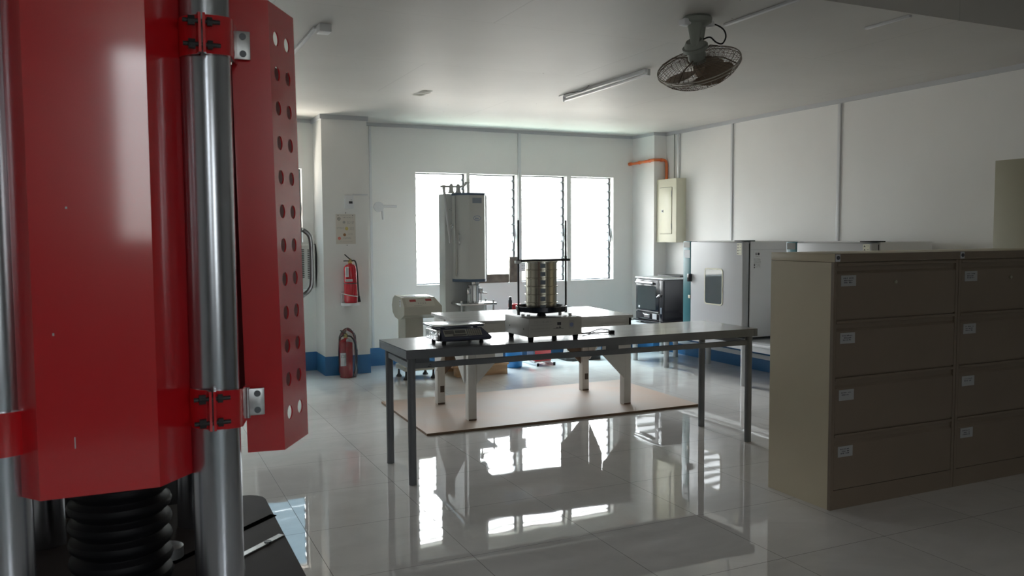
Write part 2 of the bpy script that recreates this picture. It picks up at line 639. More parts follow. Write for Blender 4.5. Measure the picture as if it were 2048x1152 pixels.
def smoothpts(P, n=8):
    """Catmull-Rom through P"""
    P = [Vector(p) for p in P]
    Q = [P[0]] + P + [P[-1]]
    out = []
    for i in range(1, len(Q) - 2):
        for k in range(n):
            t = k / n
            a_, b_, c_, d_ = Q[i - 1], Q[i], Q[i + 1], Q[i + 2]
            out.append(0.5 * ((2 * b_) + (c_ - a_) * t + (2 * a_ - 5 * b_ + 4 * c_ - d_) * t * t + (3 * b_ - a_ - 3 * c_ + d_) * t ** 3))
    out.append(P[-1])
    return out


def rrect(x0, x1, z0, z1, r, n=5):
    out = []
    for cx, cz, a0 in ((x1 - r, z0 + r, -90), (x1 - r, z1 - r, 0), (x0 + r, z1 - r, 90), (x0 + r, z0 + r, 180)):
        for i in range(n + 1):
            a_ = math.radians(a0 + 90 * i / n)
            out.append((cx + r * math.cos(a_), cz + r * math.sin(a_)))
    return out


def marks(b, o, u, v, w, h, n, rows=1, gap=0.5, seed=1, t=0.0006, fill=0.75):
    """rows of small printed glyph-like strokes lying on the plane (o; u, v)"""
    rnd = random.Random(seed)
    o = Vector(o); u = Vector(u).normalized(); v = Vector(v).normalized()
    nn = u.cross(v).normalized()
    for r in range(rows):
        x = 0.0
        cw = w / n
        for k in range(n):
            if rnd.random() > 0.88:
                x += cw
                continue
            ww = cw * (fill * (0.6 + 0.4 * rnd.random()))
            hh = h * (0.6 + 0.4 * rnd.random())
            p = o + u * x - v * (r * h * (1 + gap))
            q = [p, p + u * ww, p + u * ww + v * hh, p + v * hh]
            vs = [b.bm.verts.new(c + nn * t) for c in q]
            b.bm.faces.new(vs)
            x += cw
    return b


def text_mesh(name, body, size, origin, u, v, m, parent, align='LEFT', squash=1.0):
    cu = bpy.data.curves.new(name, 'FONT')
    cu.body = body
    cu.size = size
    cu.align_x = align
    cu.resolution_u = 2
    tmp = bpy.data.objects.new(name, cu)
    COL.objects.link(tmp)
    dg = bpy.context.evaluated_depsgraph_get()
    me = bpy.data.meshes.new_from_object(tmp.evaluated_get(dg))
    bpy.data.objects.remove(tmp)
    u = Vector(u).normalized(); v = Vector(v).normalized(); w = u.cross(v)
    off = Vector((0, 0, 0))
    p = parent
    while p is not None:
        off += p.location
        p = p.parent
    R = Matrix((u * squash, v, w)).transposed().to_4x4()
    me.transform(Matrix.Translation(Vector(origin) - off) @ R)
    me.materials.clear()
    me.materials.append(m)
    o = bpy.data.objects.new(name, me)
    COL.objects.link(o)
    o.parent = parent
    return o


# ================================================================= THE ROOM
CZ = 2.64          # ceiling
YB = 8.83          # back wall
XR = 5.93          # right wall
XL = -2.6          # left wall
YF = -3.4          # wall behind the camera
CZ2 = 2.92         # higher ceiling on the near side
YS = 3.33          # where the ceiling steps
WT = 0.16          # wall thickness

struct('floor', B().box(XL - .2, XR + .2, YF - .2, YB + .3, -0.1, 0.0), M['floor'], label='polished pale porcelain tile floor')
cb = B()
cb.box(XL - .2, XR + .2, YS, YB + .3, CZ, CZ + .12)
cb.box(XL - .2, XR + .2, YF - .2, YS, CZ2, CZ2 + .12)
cb.box(XL - .2, XR + .2, YS, YS + .12, CZ + .12, CZ2 + .12)
ceil = struct('ceiling', cb, M['ceiling'], label='white painted board ceiling with a step up towards the near side')

WINS = [(2.915, 3.522, .87, 2.125), (3.560, 4.160, .87, 2.125), (4.215, 4.821, .87, 2.125), (4.878, 5.475, .87, 2.125)]
W5 = (1.055, 1.672, 1.36, 2.128)
W6 = (0.40, 1.0, .87, 2.125)  # unseen window, added to carry the row on for its light
W7 = (-0.255, 0.345, .87, 2.125)  # unseen too, added for light like its neighbour
ALLW = [W7, W6, W5] + WINS


def wall_with_holes(b, holes, a0, a1, z0, z1, y0, y1):
    hs = sorted(holes)
    x = a0
    for h in hs:
        b.box(x, h[0], y0, y1, z0, z1)
        b.box(h[0], h[1], y0, y1, z0, h[2])
        b.box(h[0], h[1], y0, y1, h[3], z1)
        x = h[1]
    b.box(x, a1, y0, y1, z0, z1)
    return b


struct('wall_back', wall_with_holes(B().box(2.255, 2.652, YB - .007, YB + .01, 0, CZ - .036), ALLW, XL, XR + WT, 0, CZ, YB, YB + WT), M['wall'], label='white back wall with the row of louvred windows')
struct('wall_right', B().box(XR, XR + WT, YF, YB, 0, CZ2), M['wall'], label='long white wall on the right')
struct('wall_left', B().box(XL - WT, XL, YF, YB + WT, 0, CZ2), M['wall'], label='white wall on the left behind the red machine')
WF = [(-0.26, 0.12, 1.40, 2.86), (1.40, 2.20, 1.10, 2.2)]  # unseen openings, placed and sized for fill light and the cover highlight
struct('wall_front', wall_with_holes(B(), WF, XL, XR + WT, 0, CZ2, YF - WT, YF), M['front_wall'], label='white wall behind the camera')
# pillar and corner column
struct('wall_pillar', B().box(1.79, 2.255, 8.40, YB, 0, CZ), M['wall'], label='white square pillar with two fire extinguishers')
struct('wall_corner', B().box(5.754, XR, 8.362, YB, 0, CZ), M['wall'], label='white corner column beside the electrical panel')
# blue painted skirting bands
bh = 0.198
struct('baseboard_back', B().box(2.255, 2.656, YB - .011, YB, 0, bh).box(2.656, 5.754, YB - .004, YB, 0, bh).box(XL, 1.79, YB - .004, YB, 0, bh), M['band'], label='blue painted band along the foot of the back wall')
struct('baseboard_right', B().box(XR - .004, XR, YF, 8.362, 0, bh), M['band'], label='blue painted band along the foot of the right wall')
struct('baseboard_pillar', B().box(1.786, 2.259, 8.396, YB - .004, 0, bh - .002), M['band'], label='blue painted band around the foot of the pillar')
struct('baseboard_corner', B().box(5.75, XR - .004, 8.358, YB - .004, 0, bh - .002), M['band'], label='blue painted band around the corner column')
# cove strips under the ceiling
ct = B()
ct.box(2.255, 5.754, YB - .02, YB, CZ - .035, CZ)
ct.box(XL, 1.79, YB - .02, YB, CZ - .035, CZ)
struct('trim_1', ct, M['trim'], label='grey strip between back wall and ceiling')
struct('trim_2', B().box(1.775, 2.27, 8.385, 8.40, CZ - .045, CZ).box(1.775, 1.79, 8.40, YB, CZ - .045, CZ).box(2.255, 2.27, 8.40, YB - .02, CZ - .045, CZ),
       M['trim'], label='grey strip around the head of the pillar')
struct('trim_3', B().box(XR - .02, XR, YS + .12, 8.362, CZ - .038, CZ), M['trim'], label='grey strip between right wall and ceiling')
struct('trim_4', B().box(5.735, 5.754, 8.345, YB - .02, CZ - .035, CZ).box(5.754, XR - .02, 8.345, 8.362, CZ - .035, CZ), M['trim'],
       label='grey strip around the head of the corner column')

# plaster blister on the ceiling
pb = B()
rnd = random.Random(3)
for k in range(16):
    cx_ = 2.32 + rnd.uniform(-.05, .05); cy_ = 6.83 + rnd.uniform(-.13, .13)
    a_ = rnd.uniform(0.3, .8); l = rnd.uniform(.02, .055)
    d = Vector((math.cos(a_), -math.sin(a_) * 1.6, 0)) * l
    p = Vector((cx_, cy_, CZ - .001))
    n_ = Vector((-d.y, d.x, 0)).normalized() * .009
    pb._new([p - d, p + n_ - d * .2, p + d, p - n_ + d * .2, p + Vector((0, 0, -.006))], [(0, 1, 4), (1, 2, 4), (2, 3, 4), (3, 0, 4)])
pb.build('plaster_patch', M['plaster'], ceil)


# windows: aluminium channels and glass louvre blades
def window(n, x0, x1, z0, z1, y=YB, sgn=1, label='', tilt=-4, glass='louvre'):
    f = B()
    yy0, yy1 = (y + .088, y + .108) if sgn > 0 else (y - .108, y - .088)
    f.box(x0, x0 + .018, yy0, yy1, z0, z1)
    f.box(x1 - .018, x1, yy0, yy1, z0, z1)
    f.box(x0, x1, yy0, yy1, z1 - .012, z1)
    f.box(x0, x1, yy0, yy1, z0, z0 + .012)
    zz = z0 + .06
    N = max(3, round((z1 - z0 - .04) / .098))
    st = (z1 - z0 - .04) / N
    for k in range(N):
        zc = z0 + .02 + st * (k + .5)
        for xx in (x0 + .018, x1 - .030):
            f.box(xx + (.004 if xx < (x0 + x1) / 2 else .002), xx + .010, yy0 - .008, yy1 + .01, zc - .012, zc + .016)
    if sgn > 0:
        f.box(x1 - .030, x1 - .012, yy0 - .03, yy0 - .01, z0 + (z1 - z0) * .42, z0 + (z1 - z0) * .50)
        f.box(x1 - .028, x1 - .016, yy0 - .05, yy0 - .02, z0 + (z1 - z0) * .37, z0 + (z1 - z0) * .43)
    w = struct('window_%d' % n, f, M['alu'], label=label)
    g = B()
    for k in range(N):
        zc = z0 + .02 + st * (k + .5)
        g.box(x0 + .02, x1 - .02, (yy0 + yy1) / 2 - .05, (yy0 + yy1) / 2 + .05, zc - .0025, zc + .0025,
              rot=Matrix.Rotation(math.radians(tilt * sgn), 3, 'X'))
    g.build('louvre_blades', M[glass], w)
    portal(x0, x1, z0, z1, y + (.14 if sgn > 0 else -.14), flip=(sgn < 0))
    return w


names = ['leftmost of the back windows, hidden by the red machine', 'second of the back windows, hidden by the red machine',
         'short louvred window above the air conditioner', 'louvred window behind the tall grey testing machine',
         'louvred window with boards on its sill', 'louvred window behind the sieve stack', 'rightmost louvred window of the back wall']
for i, w_ in enumerate(ALLW):
    if i == 2:
        window(i + 1, *w_, label=names[i], tilt=-58, glass='louvre_dim')
    else:
        window(i + 1, *w_, label=names[i])
window(8, *WF[0], y=YF, sgn=-1, label='narrow window in the wall behind the camera')
window(9, *WF[1], y=YF, sgn=-1, label='wide window in the wall behind the camera')

# ---------------------------------------------------------------- boards on the sill of window 5
tag(B().box(3.60, 4.052, 8.84, 8.87, .871, .968, .003).build('wooden_board', M['board']),
    'stained board lying on edge along the window sill', 'board')
tag(B().box(4.064, 4.158, 8.84, 8.875, .871, 1.168, .003).build('wooden_board', M['board']),
    'short grey-brown board standing upright in the window corner', 'board')

# ---------------------------------------------------------------- surface trunking, outlets, boxes
tag(B().box(4.166, 4.202, YB - .018, YB, 1.10, CZ - .035, .002).build('cable_trunking', M['trunk']), 'grey-white trunking running down between the two middle windows', 'trunking')
t_ = thing('power_outlet', 'white socket outlet on the back wall between the middle windows', 'outlet', (4.21, YB, 1.05))
B().box(4.176, 4.246, YB - .03, YB, .995, 1.10, .004).build('outlet_plate', M['plastic_white'], t_)
for i in range(2):
    for j in range(2):
        B().box(4.200 + .026 * i, 4.206 + .026 * i, YB - .0315, YB - .029, 1.025 + .035 * j, 1.035 + .035 * j).build('socket_hole', M['ink'], t_)
tag(B().box(4.182, 4.262, YB - .034, YB, 1.102, 1.124, .002).build('cable_trunking', M['trunk']), 'short horizontal trunking just above the socket outlet', 'trunking')
tag(B().box(2.39, 2.415, YB - .020, YB, .20, CZ - .037, .002).build('cable_trunking', M['trunk']), 'thin white trunking up the back wall beside the pillar', 'trunking')
tag(B().box(5.915, XR, 7.14, 7.17, .21, CZ - .04, .002).build('cable_trunking', M['trunk']), 'vertical trunking on the right wall above the far white oven', 'trunking')
tag(B().box(5.915, XR, 5.655, 5.69, .21, CZ - .04, .002).build('cable_trunking', M['trunk']), 'vertical trunking on the right wall nearer the filing cabinets', 'trunking')
tag(B().box(5.908, XR - .0045, 3.95, 8.355, .128, .172, .002).build('cable_trunking', M['trunk']), 'low horizontal white trunking along the foot of the right wall', 'trunking')
tag(B().box(5.905, XR, 8.085, 8.12, 2.074, CZ - .04, .002).build('cable_trunking', M['trunk']), 'wide trunking rising from the electrical panel', 'trunking')
tag(B().cyl((5.915, 8.18, 2.074), (5.915, 8.18, CZ - .03), .006, n=8).build('cable', M['fan_green']), 'thin dark cable rising from the electrical panel', 'cable')

# round junction box, painted over, with two short conduits
t_ = thing('junction_box', 'round painted-over junction box on the back wall right of the pillar', 'box', (2.488, YB, 1.737))
B().cyl((2.488, YB - .022, 1.737), (2.488, YB, 1.737), .056, n=32).build('cover', M['trunk'], t_)
B().cyl((2.54, YB - .008, 1.745), (2.69, YB - .008, 1.745), .013, n=12).build('conduit', M['trunk'], t_)
B().cyl((2.53, YB - .008, 1.70), (2.535, YB - .008, 1.60), .011, n=12).build('conduit', M['trunk'], t_)

# switch box on the pillar with its conduit
t_ = thing('breaker_switch', 'small white breaker switch box high on the pillar front', 'switch', (2.05, 8.40, 1.77))
B().box(2.010, 2.098, 8.36, 8.40, 1.70, 1.838, .004).build('housing', M['plastic_white'], t_)
B().box(2.050, 2.086, 8.357, 8.361, 1.752, 1.775).build('rocker', M['ink'], t_)
marks(B(), (2.05, 8.3598, 1.785), (1, 0, 0), (0, 0, 1), .036, .010, 4, seed=2).build('print', M['ink_soft'], t_)
tag(B().box(2.10, 2.254, 8.388, 8.40, 1.838, 1.853, .001).build('cable_trunking', M['trunk']), 'short trunking from the switch box to the pillar edge', 'trunking')

# instruction sign
t_ = thing('instruction_sign', 'cream emergency instruction sheet pinned on the pillar front', 'sign', (2.02, 8.40, 1.49))
B().box(1.920, 2.122, 8.396, 8.3995, 1.342, 1.645).build('sheet', M['sign'], t_)
def disc(b, x, z, r, y=8.3955, n=20):
    return b.cyl((x, y - .0004, z), (x, y + .0004, z), r, n=n)
b_ = B(); disc(b_, 1.952, 1.598, .016).build('symbol', M['ink'], t_)
b_ = B(); disc(b_, 1.952, 1.598, .012, y=8.3948).build('symbol_centre', M['sign'], t_)
b_ = B(); disc(b_, 1.952, 1.598, .005, y=8.394).build('symbol_dot', M['ink'], t_)
b_ = B(); disc(b_, 2.004, 1.563, .014).build('symbol', M['ink_soft'], t_)
b_ = B(); disc(b_, 2.030, 1.499, .017).build('symbol', M['yellow_dot'], t_)
b_ = B(); disc(b_, 2.008, 1.436, .015).build('symbol', M['brown_dot'], t_)
b_ = B(); disc(b_, 1.954, 1.400, .016).build('symbol', M['red_dot'], t_)
mk = B()
Y_ = 8.3956
for (x, z, w, h, n, rws) in ((1.965, 1.628, .11, .005, 14, 1), (1.985, 1.607, .11, .010, 12, 1), (2.035, 1.566, .075, .006, 9, 3),
                             (1.930, 1.505, .070, .007, 9, 2), (2.060, 1.505, .050, .006, 7, 3), (2.045, 1.445, .050, .005, 7, 2),
                             (1.990, 1.404, .085, .006, 12, 2), (1.965, 1.366, .13, .004, 16, 1)):
    marks(mk, (x, Y_, z), (1, 0, 0), (0, 0, 1), w, h, n, rws, seed=int(z * 1000))
mk.build('print', M['ink_soft'], t_)
for x, z in ((1.944, 1.633), (2.092, 1.633), (2.022, 1.658), (2.032, 1.330)):
    B().cyl((x, 8.393, z), (x, 8.3999, z), .0045, n=10).build('screw', M['alu'], t_)

# ---------------------------------------------------------------- air conditioner in the wall
t_ = thing('air_conditioner', 'white window air conditioner with louvred grille left of the pillar', 'air conditioner', (1.45, YB, .88))
ab = B()
ab.box(1.12, 1.772, 8.71, YB + .02, .88, 1.335, .012)
ab.build('housing', M['ac'], t_)
gb = B()
for k in range(16):
    z = .995 + k * .019
    gb.box(1.15, 1.655, 8.705, 8.712, z, z + .009)
for k in range(16):
    z = .985 + k * .0195
    gb.box(1.690, 1.722, 8.705, 8.712, z, z + .007)
gb.build('grille', M['dark'], t_)
B().tube([(1.777, 8.80, 1.34), (1.778, 8.74, 1.34), (1.782, 8.70, 1.22), (1.781, 8.71, 1.05), (1.779, 8.78, .9)], .004, n=8).build('cable', M['black'], t_)

# ---------------------------------------------------------------- orange conduit
t_ = thing('conduit_pipe', 'orange plastic conduit bending down into the electrical panel', 'pipe', (5.74, 8.6, 2.305))
pp = [(5.690, 8.812, 2.296), (5.722, 8.79, 2.298), (5.735, 8.74, 2.30), (5.735, 8.45, 2.306), (5.735, 8.36, 2.308), (5.755, 8.342, 2.31),
      (5.85, 8.338, 2.312), (5.893, 8.336, 2.305), (5.908, 8.330, 2.27), (5.908, 8.327, 2.20), (5.908, 8.325, 2.075)]
B().tube(smoothpts(pp, 6), .0165, n=14).build('pipe', M['orange'], t_)
for p, q in (((5.705, 8.83, 2.296), (5.705, 8.79, 2.296)), ((5.735, 8.66, 2.302), (5.735, 8.64, 2.302)), ((5.735, 8.44, 2.307), (5.735, 8.42, 2.307)), ((5.83, 8.338, 2.311), (5.85, 8.338, 2.311))):
    B().cyl(p, q, .021, n=14).build('pipe_clip', M['orange'], t_)

# ---------------------------------------------------------------- electrical panel box
t_ = thing('electrical_panel', 'cream electrical panel box high on the right wall by the corner', 'panel', (5.86, 8.16, 1.327))
B().box(5.79, XR - .001, 7.965, 8.36, 1.327, 2.073, .004).build('housing', M['cream'], t_)
dr = B()
y0, y1, z0, z1 = 8.045, 8.285, 1.425, 1.975
for bx in ((y0, y1, z0, z0 + .003), (y0, y1, z1 - .003, z1), (y0, y0 + .003, z0, z1), (y1 - .003, y1, z0, z1)):
    dr.box(5.7885, 5.7895, *bx)
dr.build('door_gap', M['hole'], t_)
B().box(5.784, 5.7895, 8.05, 8.28, 1.43, 1.97, .001).build('door', M['cream'], t_)
B().box(5.778, 5.785, 8.21, 8.245, 1.680, 1.712, .002).build('latch_plate', M['plastic_white'], t_)
B().box(5.774, 5.779, 8.216, 8.230, 1.686, 1.706, .001).build('latch', M['ink'], t_)
for z in (1.86, 1.48):
    B().cyl((5.784, 8.052, z), (5.784, 8.052, z + .07), .004, n=8).build('hinge', M['trim'], t_)

# ---------------------------------------------------------------- ceiling lamp, conduits
t_ = thing('fluorescent_lamp', 'unlit fluorescent batten lamp on the ceiling', 'lamp', (3.51, 5.82, CZ))
B().box(3.498, 3.520, 5.20, 6.47, 2.618, CZ, .002).build('batten', M['plastic_white'], t_)
B().cyl((3.509, 5.19, 2.598), (3.509, 6.46, 2.598), .012, n=16).build('tube', M['lamp_tube'], t_)
B().box(3.497, 3.521, 5.17, 5.19, 2.584, CZ - .008, .003).build('end_cap', M['trunk'], t_)
B().box(3.497, 3.521, 6.46, 6.48, 2.584, CZ - .008, .003).build('end_cap', M['trunk'], t_)
B().tube(smoothpts([(3.47, 6.5, CZ - .005), (3.455, 6.3, CZ - .012), (3.48, 6.1, CZ - .02), (3.455, 5.95, CZ - .004)]), .003, n=6).build('wire', M['black'], t_)
t_ = thing('ceiling_junction_box', 'small white junction box on the ceiling near the red machine', 'box', (1.07, 4.88, CZ))
B().box(1.035, 1.105, 4.84, 4.93, CZ - .045, CZ, .003).build('box', M['plastic_white'], t_)
B().box(1.02, 1.045, 4.93, 6.2, CZ - .014, CZ, .001).build('trunking', M['trunk'], t_)
tag(B().box(4.005, 4.03, YS + .02, 3.66, CZ - .014, CZ, .002).build('cable_trunking', M['trunk']), 'short trunking on the ceiling at the step edge', 'trunking')
tag(B().box(3.18, 3.205, YS + .02, 3.93, CZ - .014, CZ, .002).build('cable_trunking', M['trunk']), 'trunking on the ceiling running to the orbit fan', 'trunking')

# ================================================================= ORBIT FAN
FX, FY = 2.945, 3.87
t_ = thing('ceiling_fan', 'grey-green orbit ceiling fan with wire cage and brown blades', 'fan', (FX, FY, CZ))
B().lathe([(0, 0), (.075, 0), (.085, -.012), (.082, -.035), (.055, -.05), (0, -.052)], (FX, FY, CZ), n=32).build('ceiling_mount', M['fan_green'], t_)
yk = B()
_q = Vector((-.74, -.67, 0))
for sgn in (-1, 1):
    P = smoothpts([Vector((FX, FY, 0)) + _q * (sgn * a_) + Vector((0, 0, CZ - b_)) for a_, b_ in ((.040, .03), (.056, .08), (.064, .13), (.066, .175))], 6)
    R_ = [.046 - .028 * i / (len(P) - 1) for i in range(len(P))]
    yk.tube(P, R_, n=14)
def _flat(c):
    r = Vector((c.x - FX, c.y - FY, 0)); a_ = r.dot(_q)
    k = math.copysign(.05, a_)
    return Vector((c.x, c.y, c.z)) - _q * ((a_ - k) * .55)
yk.shift(_flat)
yk.build('yoke', M['fan_green'], t_)
B().box(FX - .105, FX - .045, FY - .03, FY + .03, CZ - .055, CZ - .02, .008).build('mount_wing', M['plastic_white'], t_)
B().box(FX + .055, FX + .105, FY - .03, FY + .03, CZ - .05, CZ - .02, .008).build('mount_wing', M['plastic_white'], t_)
_d = Vector((-.605, -.796, 0))
TILT = (Matrix.Translation((FX - .012, FY, CZ - .16)) @ Matrix.Rotation(math.radians(13), 4, _d)
        @ Matrix.Rotation(math.radians(33), 4, Vector((.796, -.605, 0))))


def tl(c):
    return TILT @ Vector(c)


mb = B().lathe([(0, .035), (.045, .03), (.058, .01), (.060, -.02), (.050, -.025), (.052, -.075), (.045, -.098), (0, -.10)], n=32)
mb.lathe([(.060, .0), (.072, -.004), (.072, -.022), (.058, -.028)], n=32)
mb.shift(tl).build('motor', M['fan_green'], t_)
# cage
R_C = .236
zc0, zr, zb = -.085, -.115, -.215


def cage_z(r, top):
    k = r / R_C
    return (zc0 + .01 + (zr - zc0 - .01) * k ** 3) if top else (zb + (zr - .018 - zb) * k ** 4)


cw = B()
for top in (True, False):
    for k in range(46):
        a_ = 2 * math.pi * k / 46
        pts = []
        for i in range(7):
            r = .055 + (R_C - .055) * i / 6 if top else .02 + (R_C - .02) * i / 6
            tw = a_ + (.30 if top else -.30) * (i / 6)
            pts.append((r * math.cos(tw), r * math.sin(tw), cage_z(r, top)))
        cw.tube(pts, .0014, n=4)
    for r in ((.10, .15, .20, .235) if top else (.05, .11, .17, .225)):
        cw.tube([(r * math.cos(2 * math.pi * i / 48), r * math.sin(2 * math.pi * i / 48), cage_z(r, top)) for i in range(48)], .0012, n=4, closed=True)
cw.shift(tl).build('wire_cage', M['fan_wire'], t_)
rb = B().tube([(R_C * math.cos(2 * math.pi * i / 64), R_C * math.sin(2 * math.pi * i / 64), zr) for i in range(64)], .004, n=8, closed=True)
rb.tube([(R_C * math.cos(2 * math.pi * i / 64), R_C * math.sin(2 * math.pi * i / 64), zr - .016) for i in range(64)], .0035, n=8, closed=True)
rb.shift(tl).build('cage_rim', M['fan_rim'], t_)
for k in range(4):
    a_ = math.radians(18 + 90 * k)
    sp = B().tube([(.05 * math.cos(a_), .05 * math.sin(a_), zc0 + .015), (.16 * math.cos(a_), .16 * math.sin(a_), zc0 + .012), (R_C * math.cos(a_), R_C * math.sin(a_), zr + .003)], .004, n=6)
    sp.shift(tl).build('cage_arm', M['fan_wire'], t_)
for k in range(3):
    bb = B()
    rows = []
    a_ = math.radians(-100 + 120 * k)
    for i in range(9):
        f = i / 8
        r = .035 + .172 * f
        wd = .03 + .085 * math.sin(math.pi * min(1, f * 1.0) ** .75 * .62) * (1 if f < .85 else 1 - (f - .85) * 3.5)
        row = []
        for j in range(5):
            s_ = (j / 4 - .5) * 2
            ang = a_ + s_ * wd / max(r, .06) + .25 * f
            z = -.155 + s_ * .020
            row.append((r * math.cos(ang), r * math.sin(ang), z))
        rows.append(row)
    vs = [[bb.bm.verts.new(p) for p in row] for row in rows]
    vt = [[bb.bm.verts.new((p[0], p[1], p[2] + .002)) for p in row] for row in rows]
    for i in range(8):
        for j in range(4):
            bb.bm.faces.new([vs[i][j], vs[i][j + 1], vs[i + 1][j + 1], vs[i + 1][j]])
            bb.bm.faces.new([vt[i][j], vt[i + 1][j], vt[i + 1][j + 1], vt[i][j + 1]])
    bb.shift(tl).build('blade', M['fan_blade'], t_, smooth=True)
B().lathe([(0, -.12), (.035, -.125), (.038, -.165), (.03, -.178), (0, -.18)], n=24).shift(tl).build('hub', M['fan_blade'], t_)
B().tube(smoothpts([(FX + .085, FY, CZ - .035), (FX + .13, FY - .005, CZ - .032), (FX + .18, FY - .01, CZ - .055), (FX + .195, FY - .012, CZ - .095), (FX + .17, FY - .012, CZ - .135),
                    (FX + .13, FY - .008, CZ - .13), (FX + .09, FY - .004, CZ - .105), (FX + .045, FY, CZ - .12)], 8), .0045, n=8).build('power_cable', M['black'], t_)

# ================================================================= RED TESTING MACHINE
UX, UY = -0.038, 2.255
t_ = UTM = thing('testing_machine', 'large red four-column testing machine with cover doors in the left foreground', 'machine', (UX, UY, 0))
cr_ = .05
colpos = [(.160, 1.865), (-.236, 1.865), (.160, 2.655), (-.236, 2.655)]
for x, y in colpos:
    B().cyl((x, y, .55), (x, y, 2.50), cr_, n=64).build('column', M['chrome'], t_)
# base table with rounded corners and diagonal T-slots
zt = .55
tb = B()
hx, y0_, y1_ = .427, 1.63, 2.875
pl = []
for cx_, cy_, a0_ in ((UX + hx - .07, y0_ + .07, -90), (UX + hx - .07, y1_ - .07, 0), (UX - hx + .07, y1_ - .07, 90), (UX - hx + .07, y0_ + .07, 180)):
    for i in range(5):
        a_ = math.radians(a0_ + 22.5 * i)
        pl.append((cx_ + .07 * math.cos(a_), cy_ + .07 * math.sin(a_)))
tb.prism(pl, .43, zt)
base = tb.build('base_table', M['base_brown'], t_)
dirv = Vector((.31, .282, 0)).normalized()
sl = B()
def slot(b, p, l0, l1, w, z0, z1):
    p = Vector(p)
    nrm = Vector((-dirv.y, dirv.x, 0)) * w / 2
    a_ = p + dirv * l0; c_ = p + dirv * l1
    P = [a_ - nrm, c_ - nrm, c_ + nrm, a_ + nrm]
    b.prism([(q.x, q.y) for q in P], z0, z1)
slot(sl, (.288, 2.538, 0), -.28, .135, .022, zt - .002, zt + .001)
sl.build('slot', M['slot'], base)
sl = B(); slot(sl, (.264, 2.330, 0), -.25, .158, .020, zt - .002, zt + .003); sl.build('slot_strip', M['zinc'], base)
sl = B(); sl.cyl((.335, 2.392, zt), (.335, 2.392, zt + .005), .010, n=16); sl.build('strip_screw', M['alu'], base)
for (x, y, r) in ((.045, 2.235, .028), (.02, 2.12, .018)):
    B().cyl((x, y, zt), (x, y, zt + .0015), r, n=24).build('bolt_hole', M['black'], base)
B().box(UX - .36, UX + .36, 1.72, 2.80, .0, .43, .01).build('base_body', M['dark'], t_)
B().lathe([(.038, 0), (.038, .03), (.03, .035), (0, .036)], (.075, 2.40, zt), n=24).build('steel_button', M['zinc'], t_)
# bellows
prof = [(0, 0), (.105, 0)]
z = .01
while z < .98:
    prof += [(.117, z + .008), (.120, z + .018), (.117, z + .028), (.104, z + .036), (.102, z + .040), (.105, z + .044)]
    z += .046
prof += [(0, z)]
B().lathe(prof, (UX, UY, zt), n=48).build('bellows', M['black'], t_)
# crossheads above the frame
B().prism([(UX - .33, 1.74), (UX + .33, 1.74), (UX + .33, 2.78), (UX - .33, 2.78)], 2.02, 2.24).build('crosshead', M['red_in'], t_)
B().box(UX - .19, UX + .12, 2.0, 2.5, 1.42, 1.75, .01).build('grip_head', M['dark'], t_)

# left cover door: folded sheet with chamfered sides
def lean(c):
    return Vector((c.x - .015 * (c.z - .92) / 1.03, c.y, c.z))
B().sheet([(-.2365, 1.874), (-.167, 1.786), (.0435, 1.782), (.1125, 1.864)], .92, 1.96, .004).build('cover_door', M['red'], t_)
# scratches on the cover
for (x, z, w, h) in ((-.105, 1.015, .0016, .022), (-.135, 1.235, .003, .005), (-.105, 1.475, .003, .004)):
    B().box(x, x + w, 1.7822, 1.7848, z, z + h).build('paint_chip', M['paper'], t_)


